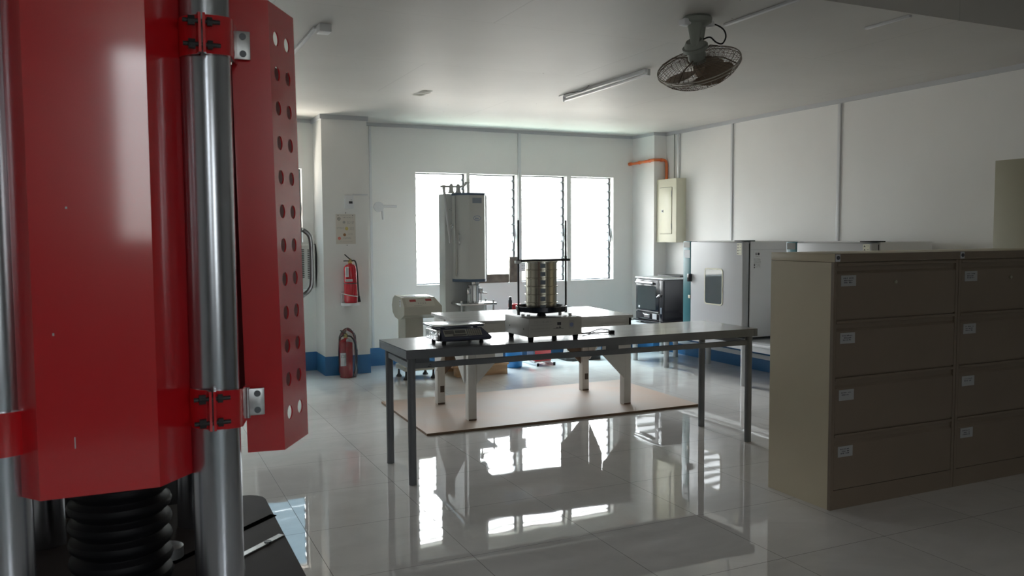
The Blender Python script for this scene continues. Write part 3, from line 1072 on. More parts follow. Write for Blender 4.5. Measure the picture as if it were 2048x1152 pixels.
def perforated(p0, p1, z0, z1, t, zs, us, r):
    """vertical sheet from p0 to p1 (plan) with round holes at every (u, z)"""
    b = B()
    p0 = Vector((*p0, 0)); p1 = Vector((*p1, 0))
    L = (p1 - p0).length
    d = (p1 - p0) / L
    nrm = Vector((-d.y, d.x, 0)) * t
    ub = [0] + [(us[i] + us[i + 1]) / 2 for i in range(len(us) - 1)] + [L]
    zz = sorted(zs)
    zb_ = [zz[0] - .04] + [(zz[i] + zz[i + 1]) / 2 for i in range(len(zz) - 1)] + [zz[-1] + .04]
    n = 32
    def P(u, z, o):
        q = p0 + d * u + nrm * o
        return (q.x, q.y, z)
    for i, u in enumerate(us):
        for j, z in enumerate(zz):
            u0, u1, v0, v1 = ub[i], ub[i + 1], zb_[j], zb_[j + 1]
            ring = []; edge = []
            for k in range(n):
                a_ = 2 * math.pi * (k + .5) / n
                c_, s_ = math.cos(a_), math.sin(a_)
                ring.append((u + r * c_, z + r * s_))
                # point on the cell border in the same direction
                tu = ((u1 - u) / c_ if c_ > 0 else (u0 - u) / c_) if abs(c_) > 1e-6 else 1e9
                tv = ((v1 - z) / s_ if s_ > 0 else (v0 - z) / s_) if abs(s_) > 1e-6 else 1e9
                m_ = min(tu, tv)
                edge.append((u + m_ * c_, z + m_ * s_))
            for o in (0, 1):
                vr = [b.bm.verts.new(P(a_, c_, o)) for a_, c_ in ring]
                ve = [b.bm.verts.new(P(a_, c_, o)) for a_, c_ in edge]
                if o == 0:
                    v0r = vr
                for k in range(n):
                    kk = (k + 1) % n
                    b.bm.faces.new([vr[k], ve[k], ve[kk], vr[kk]])
                    e0, e1 = edge[k], edge[kk]
                    if abs(e0[0] - e1[0]) > 1e-6 and abs(e0[1] - e1[1]) > 1e-6:   # cell corner
                        cu = u1 if max(e0[0], e1[0]) > u else u0
                        cv = v1 if max(e0[1], e1[1]) > z else v0
                        cc = b.bm.verts.new(P(cu, cv, o))
                        b.bm.faces.new([ve[k], cc, ve[kk]])
            for k in range(n):
                kk = (k + 1) % n
                b.bm.faces.new([v0r[k], v0r[kk], vr[kk], vr[k]])
    for (za, zb2) in ((z0, zb_[0]), (zb_[-1], z1)):
        for o in (0, 1):
            b._new([P(0, za, o), P(L, za, o), P(L, zb2, o), P(0, zb2, o)], [(0, 1, 2, 3)])
    for uu in (0, L):
        b._new([P(uu, z0, 0), P(uu, z0, 1), P(uu, z1, 1), P(uu, z1, 0)], [(0, 1, 2, 3)])
    for zz_ in (z0, z1):
        b._new([P(0, zz_, 0), P(L, zz_, 0), P(L, zz_, 1), P(0, zz_, 1)], [(0, 1, 2, 3)])
    return b


zs = [1.878 - .0797 * k for k in range(12)]
door = B().sheet([(.238, 1.981), (.3205, 1.969)], .92, 1.955, .004)
pd_ = perforated((.3205, 1.969), (.401, 2.105), .92, 1.955, .003, zs, [.040, .108], .0165)
tmp = bmesh.new(); tmp2 = bpy.data.meshes.new('t'); pd_.bm.to_mesh(tmp2); tmp.from_mesh(tmp2); bpy.data.meshes.remove(tmp2)
door._merge(tmp); pd_.bm.free()
cd = door.shift(lean).build('perforated_door', M['red'], t_)
hb = B().tube(smoothpts([(.392, 2.108, 1.437), (.402, 2.13, 1.437), (.418, 2.135, 1.425), (.424, 2.135, 1.40), (.424, 2.135, 1.31), (.418, 2.135, 1.285), (.402, 2.13, 1.272), (.394, 2.108, 1.272)], 6), .0055, n=12)
hb.build('handle', M['zinc'], cd)
# rear cover
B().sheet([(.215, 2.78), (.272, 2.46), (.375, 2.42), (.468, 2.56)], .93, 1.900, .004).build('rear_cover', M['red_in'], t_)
# column clamps with hinges
def clamp(z0, z1, dz):
    b = B()
    def bent(poly, za, zb2, s0, s1):
        """folded strap whose top and bottom edges rise by s towards its end"""
        P = [Vector(p) for p in poly]
        L = [0]
        for i in range(1, len(P)):
            L.append(L[-1] + (P[i] - P[i - 1]).length)
        t = .005
        vs = []
        for i, p in enumerate(P):
            d = (P[min(i + 1, len(P) - 1)] - P[max(i - 1, 0)]).normalized()
            nn = Vector((-d.y, d.x)) * t
            f = L[i] / L[-1]
            for (q, zz) in ((p, za), (p, zb2), (p + nn, zb2), (p + nn, za)):
                vs.append(b.bm.verts.new((q.x, q.y, zz + s0 * f)))
        for i in range(len(P) - 1):
            for k in range(4):
                b.bm.faces.new([vs[4 * i + k], vs[4 * i + (k + 1) % 4], vs[4 * i + 4 + (k + 1) % 4], vs[4 * i + 4 + k]])
        b.bm.faces.new(vs[:4]); b.bm.faces.new(vs[-4:])
    bent([(.107, 1.868), (.111, 1.840), (.124, 1.817), (.138, 1.806), (.141, 1.782)], z0, z1, 0, 0)
    bent([(.154, 1.782), (.157, 1.804), (.180, 1.811), (.203, 1.826), (.2145, 1.85), (.223, 1.90), (.238, 1.974)], z0, z1, dz, dz)
    c = b.build('column_clamp', M['red'], t_)
    for zz in (z0 + .016, z1 - .016):
        B().cyl((.112, 1.790, zz), (.183, 1.790, zz), .0045, n=12).build('bolt', M['dark'], c)
        B().cyl((.122, 1.790, zz), (.135, 1.790, zz), .0105, n=6).build('nut', M['dark'], c)
        B().cyl((.158, 1.790, zz), (.168, 1.790, zz), .0095, n=6).build('nut', M['dark'], c)
    zc = (z0 + z1) / 2 + dz
    h = B().cyl((.2385, 1.966, zc - .036), (.2385, 1.966, zc + .034), .0055, n=14)
    h.box(.240, .275, 1.9575, 1.9625, zc - .030, zc + .032, .001)
    if z0 > 1.5:
        h.shift(lambda c: Vector((c.x - .012, c.y + .001, c.z)))
    hg = h.build('hinge', M['zinc'], c)
    for zz in (-.018, .02):
        s2 = B().cyl((.259, 1.9555, zc + zz), (.259, 1.9575, zc + zz), .0075, n=16)
        if z0 > 1.5:
            s2.shift(lambda c: Vector((c.x - .012, c.y + .001, c.z)))
        s2.build('screw', M['alu'], c)
clamp(1.789, 1.867, .018)
clamp(1.022, 1.104, -.022)
lc = B()
lc.lathe([(.0505, 0), (.058, 0), (.058, .085), (.0505, .085), (.0505, 0)], (-.236, 1.865, 1.005), n=40)
lc.build('column_clamp', M['red'], t_)

# guessed dark cabinet behind the machine, added to keep the gap dark
t_ = thing('control_cabinet', 'dark grey control cabinet standing behind the red machine', 'cabinet', (-.2, 3.5, 0))
B().box(-.62, .175, 3.25, 3.75, .06, 1.10, .01).build('body', M['dark'], t_)
B().box(-.60, .155, 3.27, 3.73, 0, .06).build('plinth', M['black'], t_)
B().box(-.59, .145, 3.242, 3.25, .12, 1.06, .003).build('door', M['dark'], t_)

# ================================================================= FILING CABINETS
def filing(x0, label, labels_seed, lock):
    x1 = x0 + .918
    y0, y1, H = 3.104, 3.555, 1.318
    t = thing('filing_cabinet', label, 'filing cabinet', ((x0 + x1) / 2, (y0 + y1) / 2, 0), 'filing cabinets')
    b = B()
    b.box(x0, x1, y0 + .02, y1, .0, H - .045)
    b.build('body', M['beige'], t)
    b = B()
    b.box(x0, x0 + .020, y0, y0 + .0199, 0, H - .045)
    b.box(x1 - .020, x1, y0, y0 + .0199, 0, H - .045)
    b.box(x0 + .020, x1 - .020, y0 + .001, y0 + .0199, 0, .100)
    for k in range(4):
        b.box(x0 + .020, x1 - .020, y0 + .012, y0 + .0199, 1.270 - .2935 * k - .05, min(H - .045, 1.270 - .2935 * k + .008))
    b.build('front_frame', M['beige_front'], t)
    B().box(x0, x1, y0 - .0045, y0 - .0035, H - .042, H - .001).build('top_fascia', M['beige_front'], t)  # thin sheet carrying the darkened front tone across the top
    B().box(x0 - .001, x1 + .001, y0 - .004, y1 + .001, H - .043, H, .003).build('top', M['beige'], t)
    B().box(x0 + .002, x0 + .034, y0 - .0065, y0 - .0035, H - .040, H - .003, .001).build('lock_plate', M['trim'], t)
    B().cyl((x0 + .018, y0 - .010, H - .021), (x0 + .018, y0 - .004, H - .021), .010, n=20).build('lock', M['ink'], t)
    for k in range(4):
        zt_ = 1.270 - .2935 * k
        zb_ = zt_ - .286
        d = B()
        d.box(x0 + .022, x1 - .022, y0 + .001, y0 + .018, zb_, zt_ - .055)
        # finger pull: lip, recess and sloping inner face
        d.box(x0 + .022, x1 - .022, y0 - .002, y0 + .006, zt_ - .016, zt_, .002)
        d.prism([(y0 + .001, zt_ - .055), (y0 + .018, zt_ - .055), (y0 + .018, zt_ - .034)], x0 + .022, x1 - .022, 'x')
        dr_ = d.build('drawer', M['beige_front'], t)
        l = B().box(x0 + .048, x0 + .150, y0 - .0015, y0 + .001, zt_ - .118, zt_ - .063).build('label_holder', M['paper_old'], dr_)
        m_ = B()
        marks(m_, (x0 + .062, y0 - .0016, zt_ - .080), (1, 0, 0), (0, 0, 1), .07, .006, 9, 1, seed=labels_seed + k)
        marks(m_, (x0 + .066, y0 - .0016, zt_ - .092), (1, 0, 0), (0, 0, 1), .06, .007, 7, 2 if k != 2 else 1, seed=labels_seed + k + 9)
        m_.build('print', M['ink'], dr_)
        if k == 0:
            B().cyl((x0 + .432, y0 - .008, zt_ - .105), (x0 + .432, y0 + .002, zt_ - .105), .009, n=16).build('keylock', M['olive'], dr_)
    return t
filing(3.224, 'beige four-drawer lateral filing cabinet with its cream side exposed', 10, True)
filing(4.146, 'beige four-drawer lateral filing cabinet cut off by the right edge of the photo', 50, True)
t_ = thing('steel_cupboard', 'tall olive-beige steel cupboard against the right wall behind the filing cabinets', 'cupboard', (5.69, 3.35, 0))
B().box(5.46, XR - .024, 2.95, 3.835, 0, 1.915, .003).build('body', M['olive'], t_)
B().box(5.455, 5.46, 2.96, 3.39, .05, 1.90, .001).build('door', M['olive'], t_)
B().box(5.455, 5.46, 3.395, 3.825, .05, 1.90, .001).build('door', M['olive'], t_)

# ================================================================= GREY STEEL TABLE
t_ = thing('steel_table', 'long grey steel work table carrying the scale and the sieve shaker', 'table', (2.63, 4.7, 0))
TZ = .779
top = [(1.400, 4.447), (3.865, 4.385), (3.878, 4.980), (1.400, 5.000)]
B().prism(top, TZ - .006, TZ).build('tabletop', M['grey_top'], t_)
fr_ = B()
def bar(b, p, q, w, z0, z1):
    p = Vector((*p, 0)); q = Vector((*q, 0))
    d = (q - p).normalized(); n_ = Vector((-d.y, d.x, 0)) * w / 2
    P = [p - n_, q - n_, q + n_, p + n_]
    return b.prism([(v.x, v.y) for v in P], z0, z1)
ins = .014
cF, cR, cB, cL = (top[0], top[1]), (top[1], top[2]), (top[2], top[3]), (top[3], top[0])
for (p, q), (ox, oy) in zip((cF, cR, cB, cL), ((0, ins), (-ins, 0), (0, -ins), (ins, 0))):
    bar(fr_, (p[0] + ox, p[1] + oy), (q[0] + ox, q[1] + oy), .026, TZ - .052, TZ - .0062)
fr_.build('edge_frame', M['grey_table'], t_)
legs = [(1.437, 4.475), (3.815, 4.415), (3.818, 4.925), (1.455, 4.975)]
for x, y in legs:
    B().cyl((x, y, 0), (x, y, TZ - .05), .0235, n=24).build('leg', M['grey_table'], t_)
rl = B()
for i in range(4):
    bar(rl, legs[i], legs[(i + 1) % 4], .024, .668, .700)
rl.build('rails', M['grey_table'], t_)
B().box(1.462, 1.545, 4.470, 4.476, .70, TZ - .052).build('gusset_plate', M['grey_table'], t_)
B().box(2.70, 2.79, 4.435, 4.441, .70, TZ - .052).build('gusset_plate', M['grey_table'], t_)
B().box(2.64, 2.70, 4.70, 4.76, .70, TZ - .0525).build('bracket', M['grey_table'], t_)
rr_ = random.Random(4)
for k in range(7):
    x = 1.51 + rr_.random() * .14; z = .672 + rr_.random() * .022
    B().box(x, x + .006 + .012 * rr_.random(), 4.4595, 4.462, z, z + .005).build('paint_chip', M['ink'], t_)

# ================================================================= WHITE WOODEN TABLE ON THE PLYWOOD
t_ = thing('plywood_sheet', 'thin plywood sheet lying on the floor under the white table', 'plywood', (3.1, 6.15, 0))
B().prism([(1.884, 5.527), (4.248, 5.512), (4.285, 6.80), (1.914, 6.795)], .0005, .017).build('edge', M['ply_edge'], t_)
B().prism([(1.885, 5.528), (4.247, 5.513), (4.284, 6.799), (1.915, 6.794)], .017, .018).build('face', M['ply'], t_)

t_ = thing('wooden_table', 'white painted wooden table with square legs standing on the plywood', 'table', (3.02, 6.15, .018))
WZ = .772
wt = [(2.268, 5.795), (3.705, 5.670), (3.780, 6.535), (2.305, 6.612)]
B().prism(wt, WZ - .022, WZ).build('tabletop', M['white_top'], t_)
ap = B()
LX0, LX1, LY0, LY1 = 2.333, 3.715, 5.80, 6.49
hw = .033
ap.box(LX0, LX1 - .0, LY0 - hw, LY0 - hw + .022, .668, WZ - .022)
ap.box(LX0, LX1 - .0, LY1 + hw - .022, LY1 + hw, .668, WZ - .022)
ap.box(LX0 - hw, LX0 - hw + .022, LY0 - hw, LY1 + hw, .668, WZ - .022)
ap.box(LX1 + hw - .022, LX1 + hw, LY0 - hw, LY1 + hw, .668, WZ - .022)
ap.build('apron', M['white_wood'], t_)
for (x, y) in ((LX0, LY0), (LX1, LY0), (LX1, LY1), (LX0, LY1)):
    lg = B().box(x - hw, x + hw, y - hw, y + hw, .0185, WZ - .0225, .002)
    l_ = lg.build('leg', M['white_wood'], t_)
    B().box(x - hw + .001, x + hw - .001, y - hw - .0003, y - hw + .001, .019, .030).build('bare_foot', M['raw_wood'], l_)
    if y == LY1:
        B().box(x - .010, x + .026, y - hw - .0008, y - hw + .002, .118, .172).build('mortise', M['hole'], l_)  # dark box stands in for the shade inside the hole
def brace(x, sx_, w, tip, y0, y1, m):
    a_ = x + sx_ * hw
    B().prism([(a_, .70), (a_ + sx_ * w, .70), (a_ + sx_ * w, tip + w), (a_, tip)], y0, y1, 'y').build('gusset', m, t_)
brace(LX0, 1, .15, .30, LY0 - hw - .012, LY0 - hw - .0005, M['white_wood'])
brace(LX1, -1, .21, .235, LY0 - hw - .012, LY0 - hw - .0005, M['white_wood'])
brace(LX0, 1, .20, .25, LY1 + hw - .034, LY1 + hw - .0225, M['raw_wood'])
brace(LX1, -1, .20, .26, LY1 + hw - .034, LY1 + hw - .0225, M['raw_wood'])
for (x, s_) in ((LX0, -1), (LX1, 1)):
    xa, xb = sorted((x + s_ * (hw + .0005), x + s_ * (hw + .012)))
    B().prism([(LY0 + hw, .745), (LY0 + .24, .745), (LY0 + .24, .50), (LY0 + hw, .30)], xa, xb, 'x').build('gusset', M['white_wood'], t_)
    B().prism([(LY1 - hw, .745), (LY1 - .24, .745), (LY1 - .24, .50), (LY1 - hw, .30)], xa, xb, 'x').build('gusset', M['white_wood'], t_)

# ================================================================= DIGITAL SCALE
t_ = thing('digital_scale', 'digital counting scale with steel pan and keypad on the grey table', 'scale', (1.80, 4.72, TZ))
yf = 4.615
sb_ = B()
# front housing: sloping panel, chamfered right end
prof = [(yf - .045, TZ + .022), (yf - .050, TZ + .034), (yf - .004, TZ + .088), (yf + .012, TZ + .088), (yf + .012, TZ + .015), (yf - .02, TZ + .013)]
sb_.prism(prof, 1.662, 1.975, 'x')
sb_.shift(lambda c: Vector((c.x - (.045 * (c.z - TZ - .035) / .05 if c.x > 1.9 else 0), c.y, c.z)) if c.z > TZ + .035 else c)
sb_.build('front_housing', M['scale_grey'], t_)
B().box(1.660, 1.935, yf + .012, yf + .20, TZ + .015, TZ + .080, .012).build('body', M['scale_grey'], t_)
B().box(1.640, 1.664, yf - .02, yf + .205, TZ + .016, TZ + .086, .011, seg=3).build('foil_side', M['steel_foil'], t_)
B().box(1.632, 1.950, yf - .0, yf + .235, TZ + .101, TZ + .108, .003).build('pan', M['steel'], t_)
B().box(1.636, 1.946, yf + .003, yf + .231, TZ + .094, TZ + .1012, .001).build('pan_rim', M['scale_grey'], t_)
for x, y in ((1.69, yf + .03), (1.90, yf + .03), (1.69, yf + .19), (1.90, yf + .19)):
    B().cyl((x, y, TZ + .078), (x, y, TZ + .095), .014, n=14).build('pan_support', M['black'], t_)
for x, y in ((1.685, yf - .005), (1.925, yf - .005), (1.675, yf + .15), (1.92, yf + .17)):
    B().cyl((x, y, TZ), (x, y, TZ + .008), .013, n=16).cyl((x, y, TZ + .008), (x, y, TZ + .018), .010, n=12).build('foot', M['black'], t_)
# panel parts on the sloping face
nY, nZ = -.048, .046
ln = math.hypot(nY, nZ)
uv = Vector((0, .046, .048)).normalized(); nv = Vector((0, -.048, .046)).normalized()
P0 = Vector((1.676, yf - .050, TZ + .040)) + uv * .008 + nv * .0008
def onpanel(b, u0, u1, v0, v1, h=.0006):
    q = [P0 + Vector((u, 0, 0)) + uv * v for u, v in ((u0, v0), (u1, v0), (u1, v1), (u0, v1))]
    vs = [b.bm.verts.new(p + nv * k) for k in (0, h) for p in q]
    for f in ((0, 1, 2, 3), (4, 5, 6, 7), (0, 1, 5, 4), (1, 2, 6, 5), (2, 3, 7, 6), (3, 0, 4, 7)):
        b.bm.faces.new([vs[i] for i in f])
    return b
onpanel(B(), 0, .147, 0, .050).build('display_panel', M['scale_pad'], t_)
onpanel(B(), .152, .240, 0, .050).build('keypad', M['scale_pad'], t_)
for q_ in ((.006, .066, .018, .044), (.072, .138, .022, .044), (.055, .140, .004, .016)):
    onpanel(B(), *q_, .0012).build('display', M['lcd'], t_)
for i in range(6):
    for j in range(4):
        onpanel(B(), .157 + i * .0134, .1665 + i * .0134, .0035 + j * .0115, .0120 + j * .0115, .0015).build('key', M['scale_key'], t_)

# ================================================================= SIEVE SHAKER
t_ = thing('sieve_shaker', 'ivory box sieve shaker with two upright rods on the grey table', 'shaker', (2.33, 4.6, TZ))
bx0, bx1, by0, by1, bz0, bz1 = 2.157, 2.520, 4.428, 4.775, TZ + .030, TZ + .142
B().box(bx0, bx1, by0, by1, bz0, bz1, .004).build('housing', M['shaker'], t_)
for x, y in ((2.185, 4.46), (2.492, 4.46), (2.185, 4.74), (2.492, 4.74)):
    B().cyl((x, y, TZ), (x, y, bz0 + .002), .015, .019, n=16).build('foot', M['black'], t_)
cxs, cys = 2.318, 4.580
B().lathe([(0, 0), (.03, 0), (.022, .02), (.02, .035), (0, .035)], (cxs, cys, bz1), n=24).build('hub', M['dark'], t_)
B().lathe([(0, .018), (.04, .016), (.150, .030), (.157, .036), (.160, .062), (.154, .064), (.150, .042), (.04, .036), (0, .036)], (cxs, cys, bz1), n=56).build('pan', M['shaker_pan'], t_)
rx0, rx1 = 2.158, 2.496
ang = math.radians(0)
for x, y in ((rx0, 4.572), (rx1, 4.590)):
    B().cyl((x, y, bz1 + .022), (x, y, 1.512), .0058, n=14).build('upright_rod', M['dark'], t_)
    B().cyl((x, y, bz1 + .012), (x, y, bz1 + .045), .0085, n=12).build('rod_base', M['dark'], t_)
cbz = 1.258
B().cyl((cxs, cys, cbz - .008), (cxs, cys, cbz + .002), .100, n=40).build('clamp_lid', M['steel'], t_)
cbm = B().box(rx0 - .006, rx1 + .022, 4.572, 4.592, cbz, cbz + .014, .002)
cbm.build('clamp_bar', M['dark'], t_)
B().box(rx0 - .022, rx0 + .012, 4.560, 4.585, cbz - .010, cbz + .008, .003).build('clamp_block', M['plastic_white'], t_)
B().cyl((rx1, 4.590, cbz + .014), (rx1, 4.590, cbz + .032), .009, n=6).build('wing_nut', M['dark'], t_)
for x, y in ((2.182, 4.56), (2.205, 4.53), (2.460, 4.60), (2.478, 4.50)):
    B().cyl((x, y, bz1), (x, y, bz1 + .016), .010, n=14).build('rubber_stop', M['plastic_white'], t_)
# printing on the front face
fy = by0 - .0005
text_mesh('lettering', 'SZS-1', .016, (bx0 + .036, fy, bz1 - .028), (1, 0, 0), (0, 0, 1), M['ink_soft'], t_)
mk = B()
marks(mk, (bx0 + .093, fy, bz1 - .028), (1, 0, 0), (0, 0, 1), .062, .013, 6, seed=5, fill=.85)
marks(mk, (bx0 + .012, fy, bz1 - .043), (1, 0, 0), (0, 0, 1), .150, .006, 26, seed=6)
marks(mk, (bx0 + .012, fy, bz1 - .066), (1, 0, 0), (0, 0, 1), .130, .010, 14, seed=7, fill=.85)
marks(mk, (bx0 + .012, fy, bz1 - .080), (1, 0, 0), (0, 0, 1), .130, .006, 22, seed=8)
mk.build('printed_lines', M['ink_soft'], t_)
wg = B()
wg.box(bx0 + .192, bx0 + .218, fy - .0006, fy + .001, bz1 - .046, bz1 - .028)
wg.box(bx0 + .208, bx0 + .212, fy - .0006, fy + .001, bz1 - .060, bz1 - .050)
wg.box(bx0 + .202, bx0 + .218, fy - .0006, fy + .001, bz1 - .064, bz1 - .060)
wg.box(bx0 + .184, bx0 + .198, fy - .0006, fy + .001, bz1 - .064, bz1 - .060)
wg.box(bx0 + .165, bx0 + .235, fy - .0006, fy + .001, bz1 - .068, bz1 - .066)
wg.build('switch_symbols', M['ink'], t_)
B().box(bx0 + .272, bx0 + .308, fy - .0008, fy + .001, bz1 - .072, bz1 - .020).build('label', M['ink_soft'], t_)
lb = B(); lb.cyl((bx0 + .290, fy - .0016, bz1 - .047), (bx0 + .290, fy, bz1 - .047), .013, n=20); lb.build('round_emblem', M['ink_blue'], t_)
for y, z in ((4.70, bz0 + .05), (4.50, bz0 + .045)):
    B().cyl((bx0 - .002, y, z), (bx0 + .002, y, z), .004, n=10).build('screw', M['dark'], t_)
B().tube(smoothpts([(bx1, 4.60, TZ + .05), (2.58, 4.60, TZ + .02), (2.70, 4.66, TZ + .006), (2.86, 4.80, TZ + .006), (2.90, 4.78, TZ + .006), (2.89, 4.70, TZ + .006),
                    (2.84, 4.62, TZ + .008), (2.79, 4.615, TZ + .006), (2.70, 4.63, TZ + .006), (2.60, 4.66, TZ + .006), (2.545, 4.74, TZ + .006)], 8), .0035, n=8).build('power_cord', M['black'], t_)
B().box(2.835, 2.865, 4.60, 4.635, TZ, TZ + .018, .004).build('plug', M['black'], t_)

# stacked sieves: each one is a thing of its own
SR = .099
sz0 = bz1 + .038
SH = .0505
words = ['bottom', 'second from bottom', 'third from bottom', 'fourth from bottom', 'fifth from bottom', 'topmost']
first = None
for k in range(6):
    z = sz0 + SH * k
    loc = (cxs, cys, z)
    lab = '%s round steel test sieve of the stack on the shaker' % words[k]
    if first is None:
        first = thing('test_sieve', lab, 'sieve', loc, 'test sieves stacked on the shaker')
        B().lathe([(SR - .010, .002), (SR - .003, .0), (SR - .003, SH - .008), (SR + .0045, SH - .0065), (SR + .0045, SH - .002), (SR - .002, SH - .0005),
                   (SR - .005, SH - .001), (SR - .006, .002), (SR - .010, .002)], loc, n=64).build('frame', M['sieve'], first)
        B().cyl((cxs, cys, z + .014), (cxs, cys, z + .015), SR - .0065, n=48).build('mesh', M['zinc'], first)
        B().box(cxs - .048, cxs - .018, cys - SR + .004, cys - SR + .02, z + .010, z + .036, .002).build('name_plate', M['bluegrey'], first)  # dark block stands in for a reflection on the sieve frame
    else:
        c = copy_tree(first)
        c.location = loc
        c['label'] = lab

# ================================================================= DISPLAY CONSOLE
t_ = thing('display_console', 'beige control console on a pedestal with two red number displays', 'console', (2.60, 7.95, 0))
hp = [(7.750, .645), (7.748, .725), (7.825, .812), (8.06, .825), (8.13, .79), (8.165, .72), (8.14, .65), (8.06, .605), (7.95, .59), (7.85, .605)]
B().prism(hp, 2.425, 2.815, 'x').shift(lambda c: Vector((c.x - (.055 * max(0, c.z - .725) / .09 if c.x > 2.7 else 0), c.y, c.z))).build('head', M['console'], t_)
def onface(b, x0, x1, f0, f1, h):
    d = Vector((0, .077, .087)); n_ = Vector((0, -.087, .077)).normalized()
    o = Vector((0, 7.748, .725))
    q = [o + Vector((x, 0, 0)) + d * f for x, f in ((x0, f0), (x1, f0), (x1, f1), (x0, f1))]
    vs = [b.bm.verts.new(p + n_ * k) for k in (0, h) for p in q]
    for f in ((0, 1, 2, 3), (4, 5, 6, 7), (0, 1, 5, 4), (1, 2, 6, 5), (2, 3, 7, 6), (3, 0, 4, 7)):
        b.bm.faces.new([vs[i] for i in f])
    return b
onface(B(), 2.455, 2.745, .06, .93, .001).build('face_plate', M['console_face'], t_)
onface(B(), 2.495, 2.560, .55, .78, .002).build('number_display', M['red_led'], t_)
onface(B(), 2.660, 2.722, .58, .80, .002).build('number_display', M['red_led'], t_)
for k in range(4):
    onface(B(), 2.575 + k * .024, 2.585 + k * .024, .30, .42, .002).build('button', M['ink_soft'], t_)
bt = B()
onface(bt, 2.53, 2.61, .12, .17, .0015); onface(bt, 2.58, 2.67, .86, .90, .0015)
bt.build('print', M['ink_soft'], t_)
B().prism([(2.46, 7.855), (2.735, 7.855), (2.735, 8.03), (2.45, 8.03)], .8145, .822).build('top_tray', M['steel'], t_)
B().box(2.4235, 2.4255, 7.86, 7.90, .72, .79).build('label', M['paper'], t_)
marks(B(), (2.4232, 7.895, .765), (0, -1, 0), (0, 0, 1), .03, .016, 3, 2, seed=12).build('print', M['ink'], t_)
B().box(2.462, 2.650, 7.84, 8.08, .13, .625, .006).build('pedestal', M['console'], t_)
B().box(2.43, 2.76, 7.79, 8.09, .085, .13, .008).build('base', M['console_face'], t_)
for x, y in ((2.455, 8.05), (2.735, 8.05), (2.735, 7.80), (2.455, 7.81)):
    B().lathe([(.0, 0), (.028, 0), (.028, .012), (.014, .028), (.010, .06), (.010, .088), (0, .088)], (x, y, 0), n=20).build('levelling_foot', M['dark'], t_)

# ================================================================= TALL MACHINE BY THE WINDOW
t_ = thing('wooden_pallet', 'pine block pallet on the floor under the tall grey machine', 'pallet', (3.24, 7.95, 0))
B().box(2.955, 3.505, 7.70, 7.81, .0, .098, .003).build('front_block', M['pine'], t_)
B().box(2.955, 3.505, 8.10, 8.21, .0, .098, .003).build('rear_block', M['pine'], t_)
B().box(2.90, 3.52, 7.69, 8.22, .098, .116, .002).build('deck', M['pine'], t_)

t_ = thing('specimen_tester', 'tall grey testing machine with faceted cover standing in front of the window', 'machine', (3.2, 7.95, .116))
PZ = .117
B().box(2.925, 3.30, 7.94, 8.12, PZ, 1.845, .006).build('column', M['machine_grey'], t_)
B().box(2.96, 3.46, 7.70, 7.94, PZ, .30, .01).build('base_body', M['machine_grey'], t_)
B().prism([(3.03, .30), (3.42, .30), (3.40, .50), (3.06, .50)], 7.74, 7.939, 'y').build('base_hood', M['white_wood'], t_)
cov = [(3.005, 7.94), (3.020, 7.84), (3.118, 7.745), (3.278, 7.745), (3.335, 7.84), (3.338, 7.94)]
B().prism(cov, .980, 1.826).build('front_cover', M['machine_cover'], t_)
def grow(poly, k):
    cx_ = sum(p[0] for p in poly) / len(poly); cy_ = 7.94
    return [(cx_ + (p[0] - cx_) * k, min(7.94, cy_ + (p[1] - cy_) * k)) for p in poly]
B().prism(grow(cov, 1.02), 1.826, 1.848).build('cover_top_band', M['machine_blue'], t_)
B().prism(grow(cov, 1.02), .952, .980).build('cover_bottom_band', M['machine_blue'], t_)
B().box(3.335, 3.350, 7.85, 7.94, .985, 1.83, .002).build('side_strip', M['bluegrey'], t_)
B().box(3.002, 3.008, 7.838, 7.85, 1.01, 1.82).build('side_trim', M['steel'], t_)
B().box(3.150, 3.250, 7.7435, 7.7455, 1.745, 1.80).build('nameplate', M['bluegrey'], t_)
em = B()
for i in range(24):
    a0_ = 2 * math.pi * i / 24; a1_ = 2 * math.pi * (i + 1) / 24
    em._new([(3.200 + .042 * math.cos(a0_), 7.744, 1.595 + .026 * math.sin(a0_)), (3.200 + .042 * math.cos(a1_), 7.744, 1.595 + .026 * math.sin(a1_)),
             (3.200 + .037 * math.cos(a1_), 7.744, 1.595 + .021 * math.sin(a1_)), (3.200 + .037 * math.cos(a0_), 7.744, 1.595 + .021 * math.sin(a0_))], [(0, 1, 2, 3)])
marks(em, (3.180, 7.7445, 1.583), (1, 0, 0), (0, 0, 1), .04, .02, 4, seed=21, t=.0)
em.build('oval_emblem', M['ink_blue'], t_)
B().tube(smoothpts([(3.035, 7.83, 1.44), (3.026, 7.80, 1.42), (3.028, 7.80, 1.35), (3.037, 7.83, 1.33)]), .006, n=8).build('cover_handle', M['steel'], t_)
# lift linkage on top
lk = B()
shz = 1.915
lk.cyl((2.868, 7.90, shz), (3.085, 7.90, shz), .009, n=12)
for x in (2.983, 3.058):
    lk.prism([(x - .037, 1.846), (x + .037, 1.846), (x + .022, 1.866), (x + .017, 1.885), (x + .016, 1.925), (x + .007, 1.942), (x - .007, 1.942), (x - .016, 1.925), (x - .017, 1.885), (x - .022, 1.866)], 7.885, 7.915, 'y')
lk.cyl((2.905, 7.90, shz + .014), (2.905, 7.90, shz - .045), .018, .012, n=14)
lk.tube([(3.07, 7.90, shz - .005), (3.115, 7.89, shz + .012), (3.152, 7.88, shz + .045)], .011, n=8)
lk.cyl((3.125, 7.88, shz + .042), (3.176, 7.88, shz + .042), .007, n=8)
lk.cyl((3.159, 7.88, 1.846), (3.159, 7.88, shz + .085), .006, n=10)
lk.build('lift_linkage', M['machine_grey'], t_)
